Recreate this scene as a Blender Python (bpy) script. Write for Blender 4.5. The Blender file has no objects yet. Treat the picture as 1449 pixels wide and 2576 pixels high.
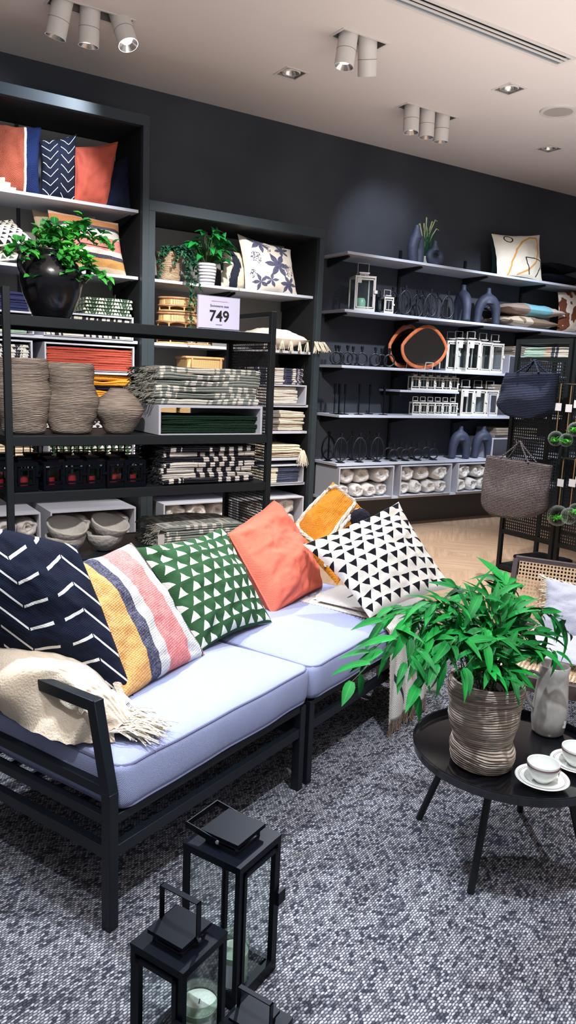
import bpy, bmesh, random
from math import *
from mathutils import Vector, Matrix, noise, Euler
RN = random.Random(11)
COL = bpy.context.scene.collection
V = Vector
# ------------------------------------------------------------------ camera
FPX, PITCH, ROLL, YAW, CH = 1911.44, radians(10.1233), radians(2.3967), radians(-32.848), 1.5
FW = V((-sin(YAW)*cos(PITCH), cos(YAW)*cos(PITCH), -sin(PITCH)))
_r0 = V((cos(YAW), sin(YAW), 0)); _u0 = _r0.cross(FW)
CR = cos(ROLL)*_r0 + sin(ROLL)*_u0
CU = -sin(ROLL)*_r0 + cos(ROLL)*_u0
CAM = V((0, 0, CH))
def at(px, py, z=None, y=None, x=None):
    """the point of a real surface (height z, or wall-parallel plane y, or plane x) sighted at a photo pixel"""
    d = FW + (px-724.5)/FPX*CR - (py-1288)/FPX*CU
    t = (z-CAM.z)/d.z if z is not None else ((y-CAM.y)/d.y if y is not None else (x-CAM.x)/d.x)
    return CAM + t*d
cd = bpy.data.cameras.new('camera'); cam = bpy.data.objects.new('camera', cd); COL.objects.link(cam)
cd.sensor_fit = 'VERTICAL'; cd.sensor_height = 36; cd.lens = FPX/2576*36; cd.clip_start = .05; cd.clip_end = 60
m = Matrix((CR, CU, -FW)).transposed().to_4x4(); m.translation = CAM; cam.matrix_world = m
bpy.context.scene.camera = cam
# ------------------------------------------------------------------ materials
def L1(c): c /= 255; return c/12.92 if c <= .04045 else ((c+.055)/1.055)**2.4
def C(r, g, b): return (L1(r), L1(g), L1(b), 1)
class E:
    def __init__(s, g, k): s.g = g; s.k = k
    def _b(s, op, o, rev=False):
        return s.g.fn(op, o, s) if rev else s.g.fn(op, s, o)
    def __add__(s, o): return s._b('ADD', o)
    __radd__ = __add__
    def __sub__(s, o): return s._b('SUBTRACT', o)
    def __rsub__(s, o): return s._b('SUBTRACT', o, True)
    def __mul__(s, o): return s._b('MULTIPLY', o)
    __rmul__ = __mul__
    def __truediv__(s, o): return s._b('DIVIDE', o)
    def __lt__(s, o): return s._b('LESS_THAN', o)
    def __gt__(s, o): return s._b('GREATER_THAN', o)
    def fr(s): return s.g.fn('FRACT', s)
    def fl(s): return s.g.fn('FLOOR', s)
    def ab(s): return s.g.fn('ABSOLUTE', s)
    def sn(s): return s.g.fn('SINE', s)
class G:
    def __init__(s, nt): s.nt = nt; s.tc = nt.nodes.new('ShaderNodeTexCoord')
    def put(s, sock, v):
        if isinstance(v, E): s.nt.links.new(v.k, sock)
        elif hasattr(v, 'is_output'): s.nt.links.new(v, sock)
        else: sock.default_value = v
    def fn(s, op, *a):
        n = s.nt.nodes.new('ShaderNodeMath'); n.operation = op
        for i, v in enumerate(a): s.put(n.inputs[i], v)
        return E(s, n.outputs[0])
    def sep(s, which):
        n = s.nt.nodes.new('ShaderNodeSeparateXYZ'); s.nt.links.new(s.tc.outputs[which], n.inputs[0])
        return [E(s, n.outputs[i]) for i in range(3)]
    def uv(s): return s.sep('UV')[:2]
    def xyz(s): return s.sep('Object')
    def vec(s, x, y, z=0):
        n = s.nt.nodes.new('ShaderNodeCombineXYZ')
        for i, v in enumerate((x, y, z)): s.put(n.inputs[i], v)
        return n.outputs[0]
    def noise(s, scale, detail=2, vec=None, which='Object', rough=.5):
        n = s.nt.nodes.new('ShaderNodeTexNoise'); n.inputs['Scale'].default_value = scale
        n.inputs['Detail'].default_value = detail; n.inputs['Roughness'].default_value = rough
        s.nt.links.new(vec if vec is not None else s.tc.outputs[which], n.inputs['Vector'])
        return E(s, n.outputs['Fac'])
    def voro(s, scale, vec=None, which='Object', feature='F1'):
        n = s.nt.nodes.new('ShaderNodeTexVoronoi'); n.inputs['Scale'].default_value = scale; n.feature = feature
        s.nt.links.new(vec if vec is not None else s.tc.outputs[which], n.inputs['Vector'])
        return E(s, n.outputs['Distance']), n.outputs['Color']
    def mix(s, f, a, b):
        n = s.nt.nodes.new('ShaderNodeMix'); n.data_type = 'RGBA'; n.clamp_factor = True
        s.put(n.inputs[0], f); s.put(n.inputs[6], a); s.put(n.inputs[7], b)
        return n.outputs[2]
    def mapr(s, v, a, b, c=0., d=1.):
        n = s.nt.nodes.new('ShaderNodeMapRange'); s.put(n.inputs[0], v)
        for i, q in enumerate((a, b, c, d)): n.inputs[i+1].default_value = q
        return E(s, n.outputs[0])
    def mul(s, *a):
        r = a[0]
        for q in a[1:]: r = r*q
        return r
    def mx(s, *a):
        r = a[0]
        for q in a[1:]: r = s.fn('MAXIMUM', r, q)
        return r
    def mod(s, a, b): return s.fn('MODULO', a, b)
def M(name, col, rough=.6, metal=0., bump=None, bd=.002, spec=.5, coat=0., emit=None, trans=0., alpha=None, var=0., vs=8., sheen=0.):
    m = bpy.data.materials.new(name); m.use_nodes = True; nt = m.node_tree
    b = nt.nodes['Principled BSDF']; g = G(nt)
    c = col(g) if callable(col) else col
    if var:
        n = g.noise(vs, 4)
        c = g.mix(g.mapr(n, .3, .7), g.mix(var, c, (0, 0, 0, 1)), g.mix(var*.5, c, (1, 1, 1, 1)))
    g.put(b.inputs['Base Color'], c)
    b.inputs['Roughness'].default_value = rough; b.inputs['Metallic'].default_value = metal
    b.inputs['Specular IOR Level'].default_value = spec; b.inputs['Coat Weight'].default_value = coat
    b.inputs['Coat Roughness'].default_value = .12
    b.inputs['Transmission Weight'].default_value = trans
    if sheen: b.inputs['Sheen Weight'].default_value = sheen
    if emit: b.inputs['Emission Color'].default_value = emit[0]; b.inputs['Emission Strength'].default_value = emit[1]
    if alpha is not None: b.inputs['Alpha'].default_value = alpha
    if bump:
        bn = nt.nodes.new('ShaderNodeBump'); bn.inputs['Strength'].default_value = 1; bn.inputs['Distance'].default_value = bd
        g.put(bn.inputs['Height'], bump(g)); nt.links.new(bn.outputs[0], b.inputs['Normal'])
    return m
def weave(sc):
    def f(g):
        x, y, z = g.xyz()
        return (x*sc).sn()*(y*sc+z*sc).sn()*.5 + g.noise(sc*.25, 3)
    return f
def fab(name, col, sc=900., bd=.0012, **k):
    return M(name, col, rough=.92, bump=weave(sc), bd=bd, spec=.15, **k)
CHAR = C(30, 34, 42); CREAM = C(226, 218, 204); NAVY = C(20, 26, 46)
# ---- patterns on pillow UVs
def chevron(g, base=C(24, 29, 44), line=C(232, 228, 220), n=3., per=.155, sl=.62, th=.085):
    u, v = g.uv()
    cx = ((u*n).fr()-.5)*(1./n)
    off = ((u*n).fl())*.5
    f = ((v - cx.ab()*sl)/per + off).fr()
    m = g.mul(f < th, cx.ab() < .42/n, cx.ab() > .006)
    return g.mix(m, base, line)
def tris(g, base, line, n=9., rows=9., down=False, w=.70):
    u, v = g.uv()
    wob = (g.noise(14, 2)-.5)*.10
    row = (v*rows).fl(); cu = (u*n + row*.5).fr(); cv = (v*rows).fr()
    if down: cv = 1.-cv
    m = g.mul((cu-.5).ab()*2. < (1.-(cv-.15)/.68)*w + wob*.6, cv > .15)
    return g.mix(m, base, line)
def stripes(stops, axis=0, wob=.0, tex=.06):
    def f(g):
        uv = g.uv(); t = uv[axis]
        if wob: t = t + (g.noise(9, 2)-.5)*wob
        c = stops[0][1]
        for p, col in stops[1:]: c = g.mix(t > p, c, col)
        n = g.noise(160, 2)
        return g.mix(g.mapr(n, .35, .65, 0., 1.), g.mix(tex, c, (0, 0, 0, 1)), g.mix(tex, c, (1, 1, 1, 1)))
    return f
def dist2(g, u, v, cx, cy, sx=1., sy=1.):
    a = (u-cx)*(1./sx); b = (v-cy)*(1./sy)
    return g.fn('SQRT', a*a+b*b)
def segline(g, u, v, x0, y0, x1, y1, w):
    dx, dy = x1-x0, y1-y0; l2 = dx*dx+dy*dy
    t = ((u-x0)*dx+(v-y0)*dy)*(1./l2); t = g.fn('MINIMUM', g.fn('MAXIMUM', t, 0.), 1.)
    a = u-x0-t*dx; b = v-y0-t*dy
    return g.fn('SQRT', a*a+b*b) < w
def lineart(g):
    u, v = g.uv()
    d = dist2(g, u, v, .26, .86); ring = (d-.085).ab() < .012
    dk = (C(50, 52, 56)); c = g.mix(ring, C(222, 214, 198), dk)
    pts = [(.22, .02), (.27, .3), (.38, .6), (.52, .8), (.72, .92), (.88, .92), (.9, .75), (.88, .55), (.78, .32), (.6, .13), (.42, .03)]
    a = None
    for p, q in zip(pts, pts[1:]):
        s = segline(g, u, v, *p, *q, .018); a = s if a is None else g.mx(a, s)
    c = g.mix(a, c, C(214, 158, 84))
    pts = [(.55, .42), (.75, .42), (.93, .38), (.93, .25), (.82, .04)]; a = None
    for p, q in list(zip(pts, pts[1:]))+[((.55, .42), (.66, .06))]:
        s = segline(g, u, v, *p, *q, .011); a = s if a is None else g.mx(a, s)
    return g.mix(a, c, dk)
def floral(g):
    u, v = g.uv()
    w = g.noise(6, 3)
    c = C(214, 206, 196); ink = g.mix(g.noise(60, 3), C(40, 44, 66), C(110, 112, 140))
    def leaf(x, y, ang, l, wd):
        ca, sa = cos(ang), sin(ang)
        a = (u-x)*ca+(v-y)*sa; b = (v-y)*ca-(u-x)*sa
        t = a*(1./l)
        return g.mul(b.ab() < wd*(g.fn('SINE', g.fn('MINIMUM', g.fn('MAXIMUM', t, 0.), 1.)*pi)), t > 0., t < 1.)
    m = None
    for i, (x, y, n, l) in enumerate([(.6, .52, 6, .26), (.25, .16, 5, .16), (.45, .2, 5, .15), (.8, .16, 6, .18), (.3, .9, 6, .2), (.75, .88, 6, .17)]):
        for k in range(n):
            s = leaf(x, y, i*.7+k*2*pi/n, l, l*.2)
            m = s if m is None else g.mx(m, s)
    d, _ = g.voro(38, which='UV')
    fl = None
    for (x, y, r) in [(.2, .6, .1), (.82, .45, .12), (.45, .85, .08), (.13, .3, .07)]:
        s = g.mul(dist2(g, u, v, x, y, 1., 1.2) < r, d < .45)
        fl = s if fl is None else g.mx(fl, s)
    return g.mix(g.mx(m, fl), c, ink)
def ikat(a, b, n=2.4):
    def f(g):
        u, v = g.uv()
        z = g.noise(1., 3, vec=g.vec(u*40., v*3.))
        t = (u*n + (z-.5)*.35 + g.fn('SINE', v*8.)*.12).fr()
        return g.mix(t < .5, a, b)
    return f
def speck(base, dk, n=16., m_=8., th=.28):
    def f(g):
        u, v = g.uv()
        row = (v*m_).fl(); cu = (u*n+row*.5).fr(); cv = (v*m_).fr()
        return g.mix(g.mul((cu-.5).ab() + (cv-.5).ab()*.6 < th), dk, base)
    return f
def rnd(g):
    n = g.nt.nodes.new('ShaderNodeObjectInfo'); return E(g, n.outputs['Random'])
def dash(a, b, n=13., wob=.15, th=.5, rows=3.):
    def f(g):
        u, v = g.uv(); r = rnd(g)
        z = g.noise(3., 2)
        t = (u*n + (z-.5)*wob + (v*rows).fl()*.5 + (r*7.).fl()*.5).fr()
        u2 = u + r*.37
        big = g.noise(1., 0, vec=g.vec(u2*5., r*9.)) > .44
        return g.mix(g.mul(t < th, big), a, b)
    return f
def wavy(a, b, n=5.):
    def f(g):
        u, v = g.uv(); r = rnd(g)
        z = (g.noise(5., 1)-.5)*.25
        zone = (u*8. + r*23. + z*3.).sn()
        blk = (u*n*1.5 + r*7. + z*.3).fr() < .5
        front = g.mix(zone > -.25, g.mix(r > .5, a, b), g.mix(blk, a, b))
        k = ((u*3.+r+z).fr()-.5).ab(); q = ((v*4.2+z).fr()-.5).ab()
        top = g.mix(g.mx(g.mul(k < .14, q < .38), g.mul(q > .36, k < .42)), a, b)
        return g.mix(v > .715, front, top)
    return f
m_wall = M('wall_paint', C(44, 48, 57), .75, var=.05, vs=1.2)
m_ceil = M('ceiling_paint', C(226, 216, 210), .9, var=.015, vs=1.5)
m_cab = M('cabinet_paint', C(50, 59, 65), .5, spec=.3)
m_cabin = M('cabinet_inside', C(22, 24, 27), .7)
m_panel = M('back_panel', C(138, 135, 130), .8, var=.04, vs=2.)
m_shelf = M('shelf_laminate', C(190, 194, 206), .35)
m_box = M('cubby_white', C(188, 190, 200), .45)
m_bracket = M('bracket_steel', C(28, 30, 33), .45, metal=.3)
m_rack = M('rack_steel', C(30, 35, 38), .5, spec=.3)
m_sofa = M('sofa_frame_steel', C(20, 25, 32), .42, spec=.35)
m_blk = M('black_metal', C(10, 14, 22), .4, spec=.12)
m_table = M('black_tray_enamel', C(8, 10, 16), .13, coat=.6)
m_tleg = M('black_table_legs', C(10, 12, 16), .4)
m_glass = bpy.data.materials.new('clear_glass'); m_glass.use_nodes = True
nt = m_glass.node_tree; nt.nodes.clear()
_o = nt.nodes.new('ShaderNodeOutputMaterial'); _m = nt.nodes.new('ShaderNodeMixShader'); _t = nt.nodes.new('ShaderNodeBsdfTransparent')
_t.inputs[0].default_value = (.86, .9, .89, 1); _g = nt.nodes.new('ShaderNodeBsdfGlossy'); _g.inputs['Roughness'].default_value = .03
_lw = nt.nodes.new('ShaderNodeLayerWeight'); _lw.inputs[0].default_value = .5; _p = nt.nodes.new('ShaderNodeMath'); _p.operation = 'POWER'; _p.inputs[1].default_value = 4.; nt.links.new(_lw.outputs['Facing'], _p.inputs[0]); _f = nt.nodes.new('ShaderNodeMath'); _f.operation = 'MULTIPLY_ADD'; _f.inputs[1].default_value = .7; _f.inputs[2].default_value = .05; nt.links.new(_p.outputs[0], _f.inputs[0])
nt.links.new(_f.outputs[0], _m.inputs[0]); nt.links.new(_t.outputs[0], _m.inputs[1]); nt.links.new(_g.outputs[0], _m.inputs[2]); nt.links.new(_m.outputs[0], _o.inputs[0])
m_cush = fab('lavender_grey_cushion', C(158, 164, 196), 1300., .0006, var=.03, vs=3.)
m_pipe = fab('cushion_piping', C(120, 120, 148), 1300., .0005)
def cl(name, c, **k): return fab(name, c, **k)
m_white = M('white_metal', C(205, 200, 192), .45)
m_slate = M('slate_ceramic', C(52, 58, 78), .6, bump=lambda g: g.noise(90, 3), bd=.0015)
m_dark = M('dark_ceramic', C(18, 22, 30), .45, bump=lambda g: g.noise(60, 2), bd=.002)
def ribs(g):
    x, y, z = g.xyz()
    w = g.noise(7, 2, vec=g.vec(x*.8, y*.8, z))
    w2 = g.noise(2.5, 1)
    return ((z+(w-.5)*.03+(w2-.5)*.05)*900.).sn()*.35 + g.noise(1., 4, vec=g.vec(x*6., y*6., z*130.))*1.6
def ribcol(a, b):
    def f(g):
        x, y, z = g.xyz()
        n = g.noise(1., 4, vec=g.vec(x*8., y*8., z*140.))
        return g.mix(g.mapr(n, .35, .65), a, b)
    return f
m_ribvase = M('ribbed_stoneware', ribcol(C(132, 118, 108), C(172, 158, 146)), .85, bump=ribs, bd=.006)
m_ribvase2 = M('ribbed_stoneware_light', ribcol(C(146, 128, 112), C(206, 190, 172)), .85, bump=ribs, bd=.006)
m_chrome = M('chrome', C(200, 200, 205), .2, metal=1.)
m_paper = M('white_card', C(225, 225, 232), .6)
m_wax = M('candle_wax', C(214, 218, 206), .5)
m_rope = fab('jute_twine', C(150, 120, 84))
m_rattan = M('rattan_cane', C(206, 160, 104), .55, var=.15, vs=30.)
m_rattand = M('rattan_brown', C(168, 118, 70), .5, var=.2, vs=30.)
# ------------------------------------------------------------------ mesh builder
class MB:
    def __init__(s): s.v = []; s.f = []; s.uv = {}
    def box(s, c, d, rz=0., rot=None):
        c = V(c); hx, hy, hz = d[0]/2, d[1]/2, d[2]/2
        mt = rot if rot is not None else Matrix.Rotation(rz, 3, 'Z')
        b = len(s.v)
        for z in (-hz, hz):
            for x, y in ((-hx, -hy), (hx, -hy), (hx, hy), (-hx, hy)): s.v.append(c + mt @ V((x, y, z)))
        for q in ((3, 2, 1, 0), (4, 5, 6, 7), (0, 1, 5, 4), (1, 2, 6, 5), (2, 3, 7, 6), (3, 0, 4, 7)): s.f.append([b+i for i in q])
        return s
    def bx(s, x0, x1, y0, y1, z0, z1):
        return s.box(((x0+x1)/2, (y0+y1)/2, (z0+z1)/2), (abs(x1-x0), abs(y1-y0), abs(z1-z0)))
    def bar(s, p, q, w, h=None, up=(0, 0, 1)):
        p = V(p); q = V(q); d = (q-p); l = d.length; d.normalize(); h = h or w
        sd = d.cross(V(up))
        if sd.length < 1e-4: sd = d.cross(V((1, 0, 0)))
        sd.normalize(); u = sd.cross(d)
        return s.box((p+q)/2, (l, w, h), rot=Matrix((d, sd, u)).transposed())
    def quadgrid(s, fn, nu, nv, uv=True, cu=False, flip=False):
        b = len(s.v); NU = nu if cu else nu+1
        for j in range(nv+1):
            for i in range(NU): s.v.append(V(fn(i/nu, j/nv)))
        for j in range(nv):
            for i in range(nu):
                i2 = (i+1) % NU
                q = [b+j*NU+i, b+j*NU+i2, b+(j+1)*NU+i2, b+(j+1)*NU+i]
                t = [(i/nu, j/nv), ((i+1)/nu, j/nv), ((i+1)/nu, (j+1)/nv), (i/nu, (j+1)/nv)]
                if flip: q.reverse(); t.reverse()
                if uv: s.uv[len(s.f)] = t
                s.f.append(q)
        return s
    def tube(s, pts, r, n=8, closed=False, flat=None, caps=True):
        P = [V(p) for p in pts]; m = len(P); b = len(s.v); prev = None
        for i, p in enumerate(P):
            if closed: d = P[(i+1) % m]-P[i-1]
            else: d = P[min(i+1, m-1)]-P[max(i-1, 0)]
            d.normalize()
            if prev is None:
                a = V((0, 0, 1)) if abs(d.z) < .9 else V((1, 0, 0))
                sd = d.cross(a).normalized()
            else:
                sd = prev - d*prev.dot(d)
                sd = sd.normalized() if sd.length > 1e-6 else prev
            prev = sd; u = sd.cross(d)
            rr = r[i] if isinstance(r, (list, tuple)) else r
            for k in range(n):
                t = 2*pi*k/n; s.v.append(p + sd*cos(t)*rr + u*sin(t)*rr*(flat or 1))
        for i in range(m if closed else m-1):
            for k in range(n):
                a = b+i*n; c = b+((i+1) % m)*n
                s.f.append([a+k, a+(k+1) % n, c+(k+1) % n, c+k])
        if not closed and caps:
            s.f.append([b+k for k in range(n)][::-1]); s.f.append([b+(m-1)*n+k for k in range(n)])
        return s
    def lathe(s, prof, c=(0, 0, 0), n=32, fn=None, caps=True):
        c = V(c); b = len(s.v); m = len(prof)
        for j, (r, z) in enumerate(prof):
            for k in range(n):
                t = 2*pi*k/n; p = V((r*cos(t), r*sin(t), z))
                if fn: p = fn(p, t, j/(m-1))
                s.v.append(c+p)
        for j in range(m-1):
            for k in range(n):
                q = [b+j*n+k, b+j*n+(k+1) % n, b+(j+1)*n+(k+1) % n, b+(j+1)*n+k]
                s.uv[len(s.f)] = [(k/n, j/(m-1)), ((k+1)/n, j/(m-1)), ((k+1)/n, (j+1)/(m-1)), (k/n, (j+1)/(m-1))]
                s.f.append(q)
        if caps:
            s.f.append([b+k for k in range(n)][::-1]); s.f.append([b+(m-1)*n+k for k in range(n)])
        return s
    def cyl(s, p, q, r, r2=None, n=16):
        return s.tube([p, q], [r, r2 if r2 is not None else r], n)
    def poly(s, pts, uv=None):
        b = len(s.v); s.v += [V(p) for p in pts]
        if uv: s.uv[len(s.f)] = uv
        s.f.append(list(range(b, b+len(pts)))); return s
    def move(s, i0, fn):
        for i in range(i0, len(s.v)): s.v[i] = fn(s.v[i])
        return s
    def build(s, name, mat, parent=None, smooth=True, bevel=0., ang=35, origin=None, solid=0., sub=0, local=False):
        me = bpy.data.meshes.new(name)
        if local: o = V((0, 0, 0))
        elif parent is not None:
            o = wloc(parent)
        elif origin is not None: o = V(origin)
        else:
            xs = [p.x for p in s.v]; ys = [p.y for p in s.v]; zs = [p.z for p in s.v]
            o = V(((min(xs)+max(xs))/2, (min(ys)+max(ys))/2, min(zs)))
        me.from_pydata([tuple(p-o) for p in s.v], [], s.f)
        if s.uv:
            ul = me.uv_layers.new(name='UVMap')
            for pi_, poly in enumerate(me.polygons):
                t = s.uv.get(pi_)
                if t:
                    for k, li in enumerate(poly.loop_indices): ul.data[li].uv = t[k]
        if smooth:
            me.shade_smooth()
            if ang < 180: me.set_sharp_from_angle(angle=radians(ang))
        me.materials.append(mat)
        ob = bpy.data.objects.new(name, me); COL.objects.link(ob)
        if parent is not None: ob.parent = parent
        else: ob.location = o
        if solid: md = ob.modifiers.new('s', 'SOLIDIFY'); md.thickness = solid; md.offset = 0
        if bevel: md = ob.modifiers.new('b', 'BEVEL'); md.width = bevel; md.segments = 2; md.limit_method = 'ANGLE'
        if sub: md = ob.modifiers.new('u', 'SUBSURF'); md.levels = sub; md.render_levels = sub
        return ob
def wloc(o):
    p = V((0, 0, 0))
    while o is not None: p = p + V(o.location); o = o.parent
    return p
def tag(o, label, cat, group=None, kind=None):
    o['label'] = label; o['category'] = cat
    if group: o['group'] = group
    if kind: o['kind'] = kind
    return o
def thing(name, label, cat, loc=(0, 0, 0), group=None):
    o = bpy.data.objects.new(name, None); COL.objects.link(o); o.location = loc; o.empty_display_size = .05
    return tag(o, label, cat, group)
def struct(o): o['kind'] = 'structure'; return o
def kids(o): return [c for c in bpy.data.objects if c.parent == o]
_kc = {}
def dup(root, loc, rz=0., label=None, group=None, sc=1.):
    def cp(o, par):
        c = o.copy(); COL.objects.link(c); c.parent = par
        if o not in _kc: _kc[o] = kids(o)
        for ch in _kc[o]: cp(ch, c)
        return c
    if root not in _kc:
        _kc[root] = kids(root)
        for ch in _kc[root]: _kc.setdefault(ch, kids(ch))
    r = cp(root, None); r.location = loc; r.rotation_euler = (0, 0, rz); r.scale = (sc, sc, sc)
    if label: r['label'] = label
    if group: r['group'] = group
    return r
class Proto:
    """first placing moves the source itself, later ones copy it"""
    def __init__(s, mk): s.mk = mk; s.root = None
    def put(s, loc, rz=0., label=None, group=None, sc=1.):
        if s.root is None:
            s.root = s.mk(); r = s.root
            _kc[r] = kids(r)
            for ch in _kc[r]: _kc[ch] = kids(ch)
            r.location = loc; r.rotation_euler = (0, 0, rz); r.scale = (sc, sc, sc)
            if label: r['label'] = label
            if group: r['group'] = group
            return r
        return dup(s.root, loc, rz, label, group, sc)
ORD = ['topmost', 'second', 'third', 'fourth', 'fifth', 'sixth', 'seventh', 'eighth', 'ninth', 'tenth', 'eleventh']
NTH = ['first', 'second', 'third', 'fourth', 'fifth', 'sixth', 'seventh', 'eighth', 'ninth', 'tenth', 'eleventh', 'twelfth']
def fuse(o, vox):
    md = o.modifiers.new('r', 'REMESH'); md.mode = 'VOXEL'; md.voxel_size = vox; md.use_smooth_shade = True
    md = o.modifiers.new('sm', 'SMOOTH'); md.factor = .8; md.iterations = 6
    return o
# ------------------------------------------------------------------ room
W = 6.13; CZ = 3.69
fl = MB().bx(-4, 12, -3, W, -.06, 0)
def wood(g):
    x, y, z = g.xyz()
    a = (x+y)*.7071; b = (x-y)*.7071
    bw = .14
    col_ = (a*(1/bw)).fl(); side = g.mod(col_.ab(), 2.)
    # herringbone-like blocks: alternating plank directions
    A = (x*(1/.9)).fl(); B = (y*(1/.45)).fl()
    alt = g.mod((A+B).ab(), 2.)
    px = g.fn('ADD', alt*a, (1.-alt)*b)
    py = g.fn('ADD', alt*b, (1.-alt)*a)
    pl = (py*(1/bw)).fl(); edge = (py*(1/bw)).fr()
    tone = g.fn('FRACT', (pl*12.9898+A*7.13+B*3.7).sn()*43.7)
    gr = g.noise(1., 5, vec=g.vec(px*2.2, py*28.), rough=.6)
    c = g.mix(g.mapr(gr, .3, .7), C(164, 138, 116), C(200, 174, 150))
    c = g.mix(tone*.3, c, C(176, 148, 122))
    return g.mix(g.mul(edge < .02)*.5, c, C(110, 86, 66))
struct(fl.build('floor', M('oak_herringbone', wood, .42, bump=lambda g: g.noise(60, 2), bd=.0005), smooth=False))
struct(MB().bx(-4, 12, W, W+.12, 0, CZ+.1).build('wall_back', m_wall, smooth=False))
def ceiling():
    b = MB()
    holes = [(1.43, 1.94, 5.065, 5.185), (3.07, 3.42, 4.335, 4.465), (4.25, 4.79, 5.075, 5.195),
             (3.115, 3.275, 5.075, 5.235), (4.56, 4.72, 4.29, 4.45), (5.97, 6.13, 5.06, 5.22), (1.6, 4.545, 3.725, 3.865)]
    xs = sorted({-4., 12.} | {h[i] for h in holes for i in (0, 1)}); ys = sorted({-3., W} | {h[i] for h in holes for i in (2, 3)})
    for x0, x1 in zip(xs, xs[1:]):
        for y0, y1 in zip(ys, ys[1:]):
            cx, cy = (x0+x1)/2, (y0+y1)/2
            if any(h[0] < cx < h[1] and h[2] < cy < h[3] for h in holes): continue
            b.poly([(x0, y0, CZ), (x0, y1, CZ), (x1, y1, CZ), (x1, y0, CZ)])
    return b
struct(ceiling().build('ceiling', m_ceil, smooth=False))
struct(MB().bx(4.0, 12, W-.03, W, 0, .27).build('baseboard_back', M('baseboard_paint', C(84, 80, 78), .6), smooth=False))
# carpet
def cgrid(g):
    x, y, z = g.xyz()
    n1 = (g.noise(55, 2)-.5)*.010; n2 = (g.noise(48, 2, rough=.6)-.5)*.008
    a = x*.95+y*.31+n1; b = y*.95-x*.31+n2
    sa, sb = 1/.0125, 1/.0072
    row = (b*sb).fl(); cu = a*sa+row*.5
    du = cu.fr()-.5; dv = (b*sb).fr()-.5
    return row, cu, g.fn('SQRT', du*du*1.1+dv*dv*1.3)
def carpet(g):
    row, cu, d = cgrid(g)
    wn = g.nt.nodes.new('ShaderNodeTexWhiteNoise'); wn.noise_dimensions = '2D'
    g.nt.links.new(g.vec(cu.fl(), row), wn.inputs['Vector']); w = E(g, wn.outputs['Value'])
    big = g.noise(14, 3)
    c = g.mix(g.mapr(w*.8+big*.6-.2, .15, .75), C(78, 80, 90), C(218, 217, 220))
    fine = g.noise(600, 2)
    c = g.mix(g.mapr(fine, .35, .65)*.35, c, C(60, 62, 72))
    return g.mix(g.mapr(d, .22, .56)*.85, c, C(44, 46, 56))
def carpetb(g):
    row, cu, d = cgrid(g)
    return 1.-d*1.4 + g.noise(300, 2)*.5
m_carp = M('woven_grey_carpet', carpet, .95, bump=carpetb, bd=.005, spec=.1)
rug = MB().bx(-3.5, 3.35, -2.5, 2.95, 0.001, .012).build('area_rug', m_carp, smooth=False)
tag(rug, 'grey flecked flat woven rug under the sofa and round tray table', 'rug')
# ------------------------------------------------------------------ wall cabinets
def cabinet(x0, x1, ztop, label, seam, tiers):
    t = thing('wall_cabinet', label, 'shelving cabinet', ((x0+x1)/2, W-.3, 0))
    yf = W-.6; p = .05
    MB().bx(x0, x0+p, yf, yf+.05, 0, ztop-.075).build('upright', m_cab, t, bevel=.002)
    MB().bx(x1-p, x1, yf, yf+.05, 0, ztop-.075).build('upright', m_cab, t, bevel=.002)
    MB().bx(x0, x1, yf, yf+.05, ztop-.075, ztop).build('top_rail', m_cab, t, bevel=.002)
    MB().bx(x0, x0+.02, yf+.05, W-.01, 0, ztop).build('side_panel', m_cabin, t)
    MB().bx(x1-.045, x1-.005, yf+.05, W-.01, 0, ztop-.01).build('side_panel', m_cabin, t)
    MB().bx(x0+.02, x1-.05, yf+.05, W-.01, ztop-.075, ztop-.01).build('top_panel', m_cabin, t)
    MB().bx(x0+.03, seam-.006, W-.03, W-.012, .1, ztop-.08).build('back_panel', m_panel, t)
    MB().bx(seam+.006, x1-.05, W-.03, W-.012, .1, ztop-.08).build('back_panel', m_panel, t)
    MB().bx(seam-.012, seam+.012, W-.045, W-.03, .1, ztop-.08).build('shelf_standard', m_bracket, t)
    MB().bx(x0, x1, yf+.03, yf+.05, 0, .1).build('plinth', m_cab, t)
    for k, (xa, xb, z, lab) in enumerate(tiers):
        s = thing('shelf', lab, 'shelf', ((xa+xb)/2, W-.28, z-.022), 'shelf boards in the cabinets')
        del s['group']
        MB().bx(xa, xb, W-.53, W-.035, z-.022, z).build('board', m_shelf, s, bevel=.0015)
        for bxp in (xa+.02 if xa > x0+.3 else None, xb-.02 if True else None):
            if bxp is None: continue
            br = MB()
            i0 = len(br.v)
            pr = [(W-.05, z-.022), (W-.42, z-.022), (W-.42, z-.04), (W-.1, z-.1), (W-.05, z-.11)]
            for sx in (-.004, .004):
                br.v += [V((bxp+sx, a, b)) for a, b in pr]
            n = len(pr); br.f.append([i0+i for i in range(n)]); br.f.append([i0+n+i for i in range(n)][::-1])
            for i in range(n): br.f.append([i0+i, i0+n+i, i0+n+(i+1) % n, i0+(i+1) % n])
            br.build('bracket', m_bracket, s, smooth=False)
    return t
c1a, c1b, c2a, c2b = .67, 2.25, 2.25, 3.83
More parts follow.
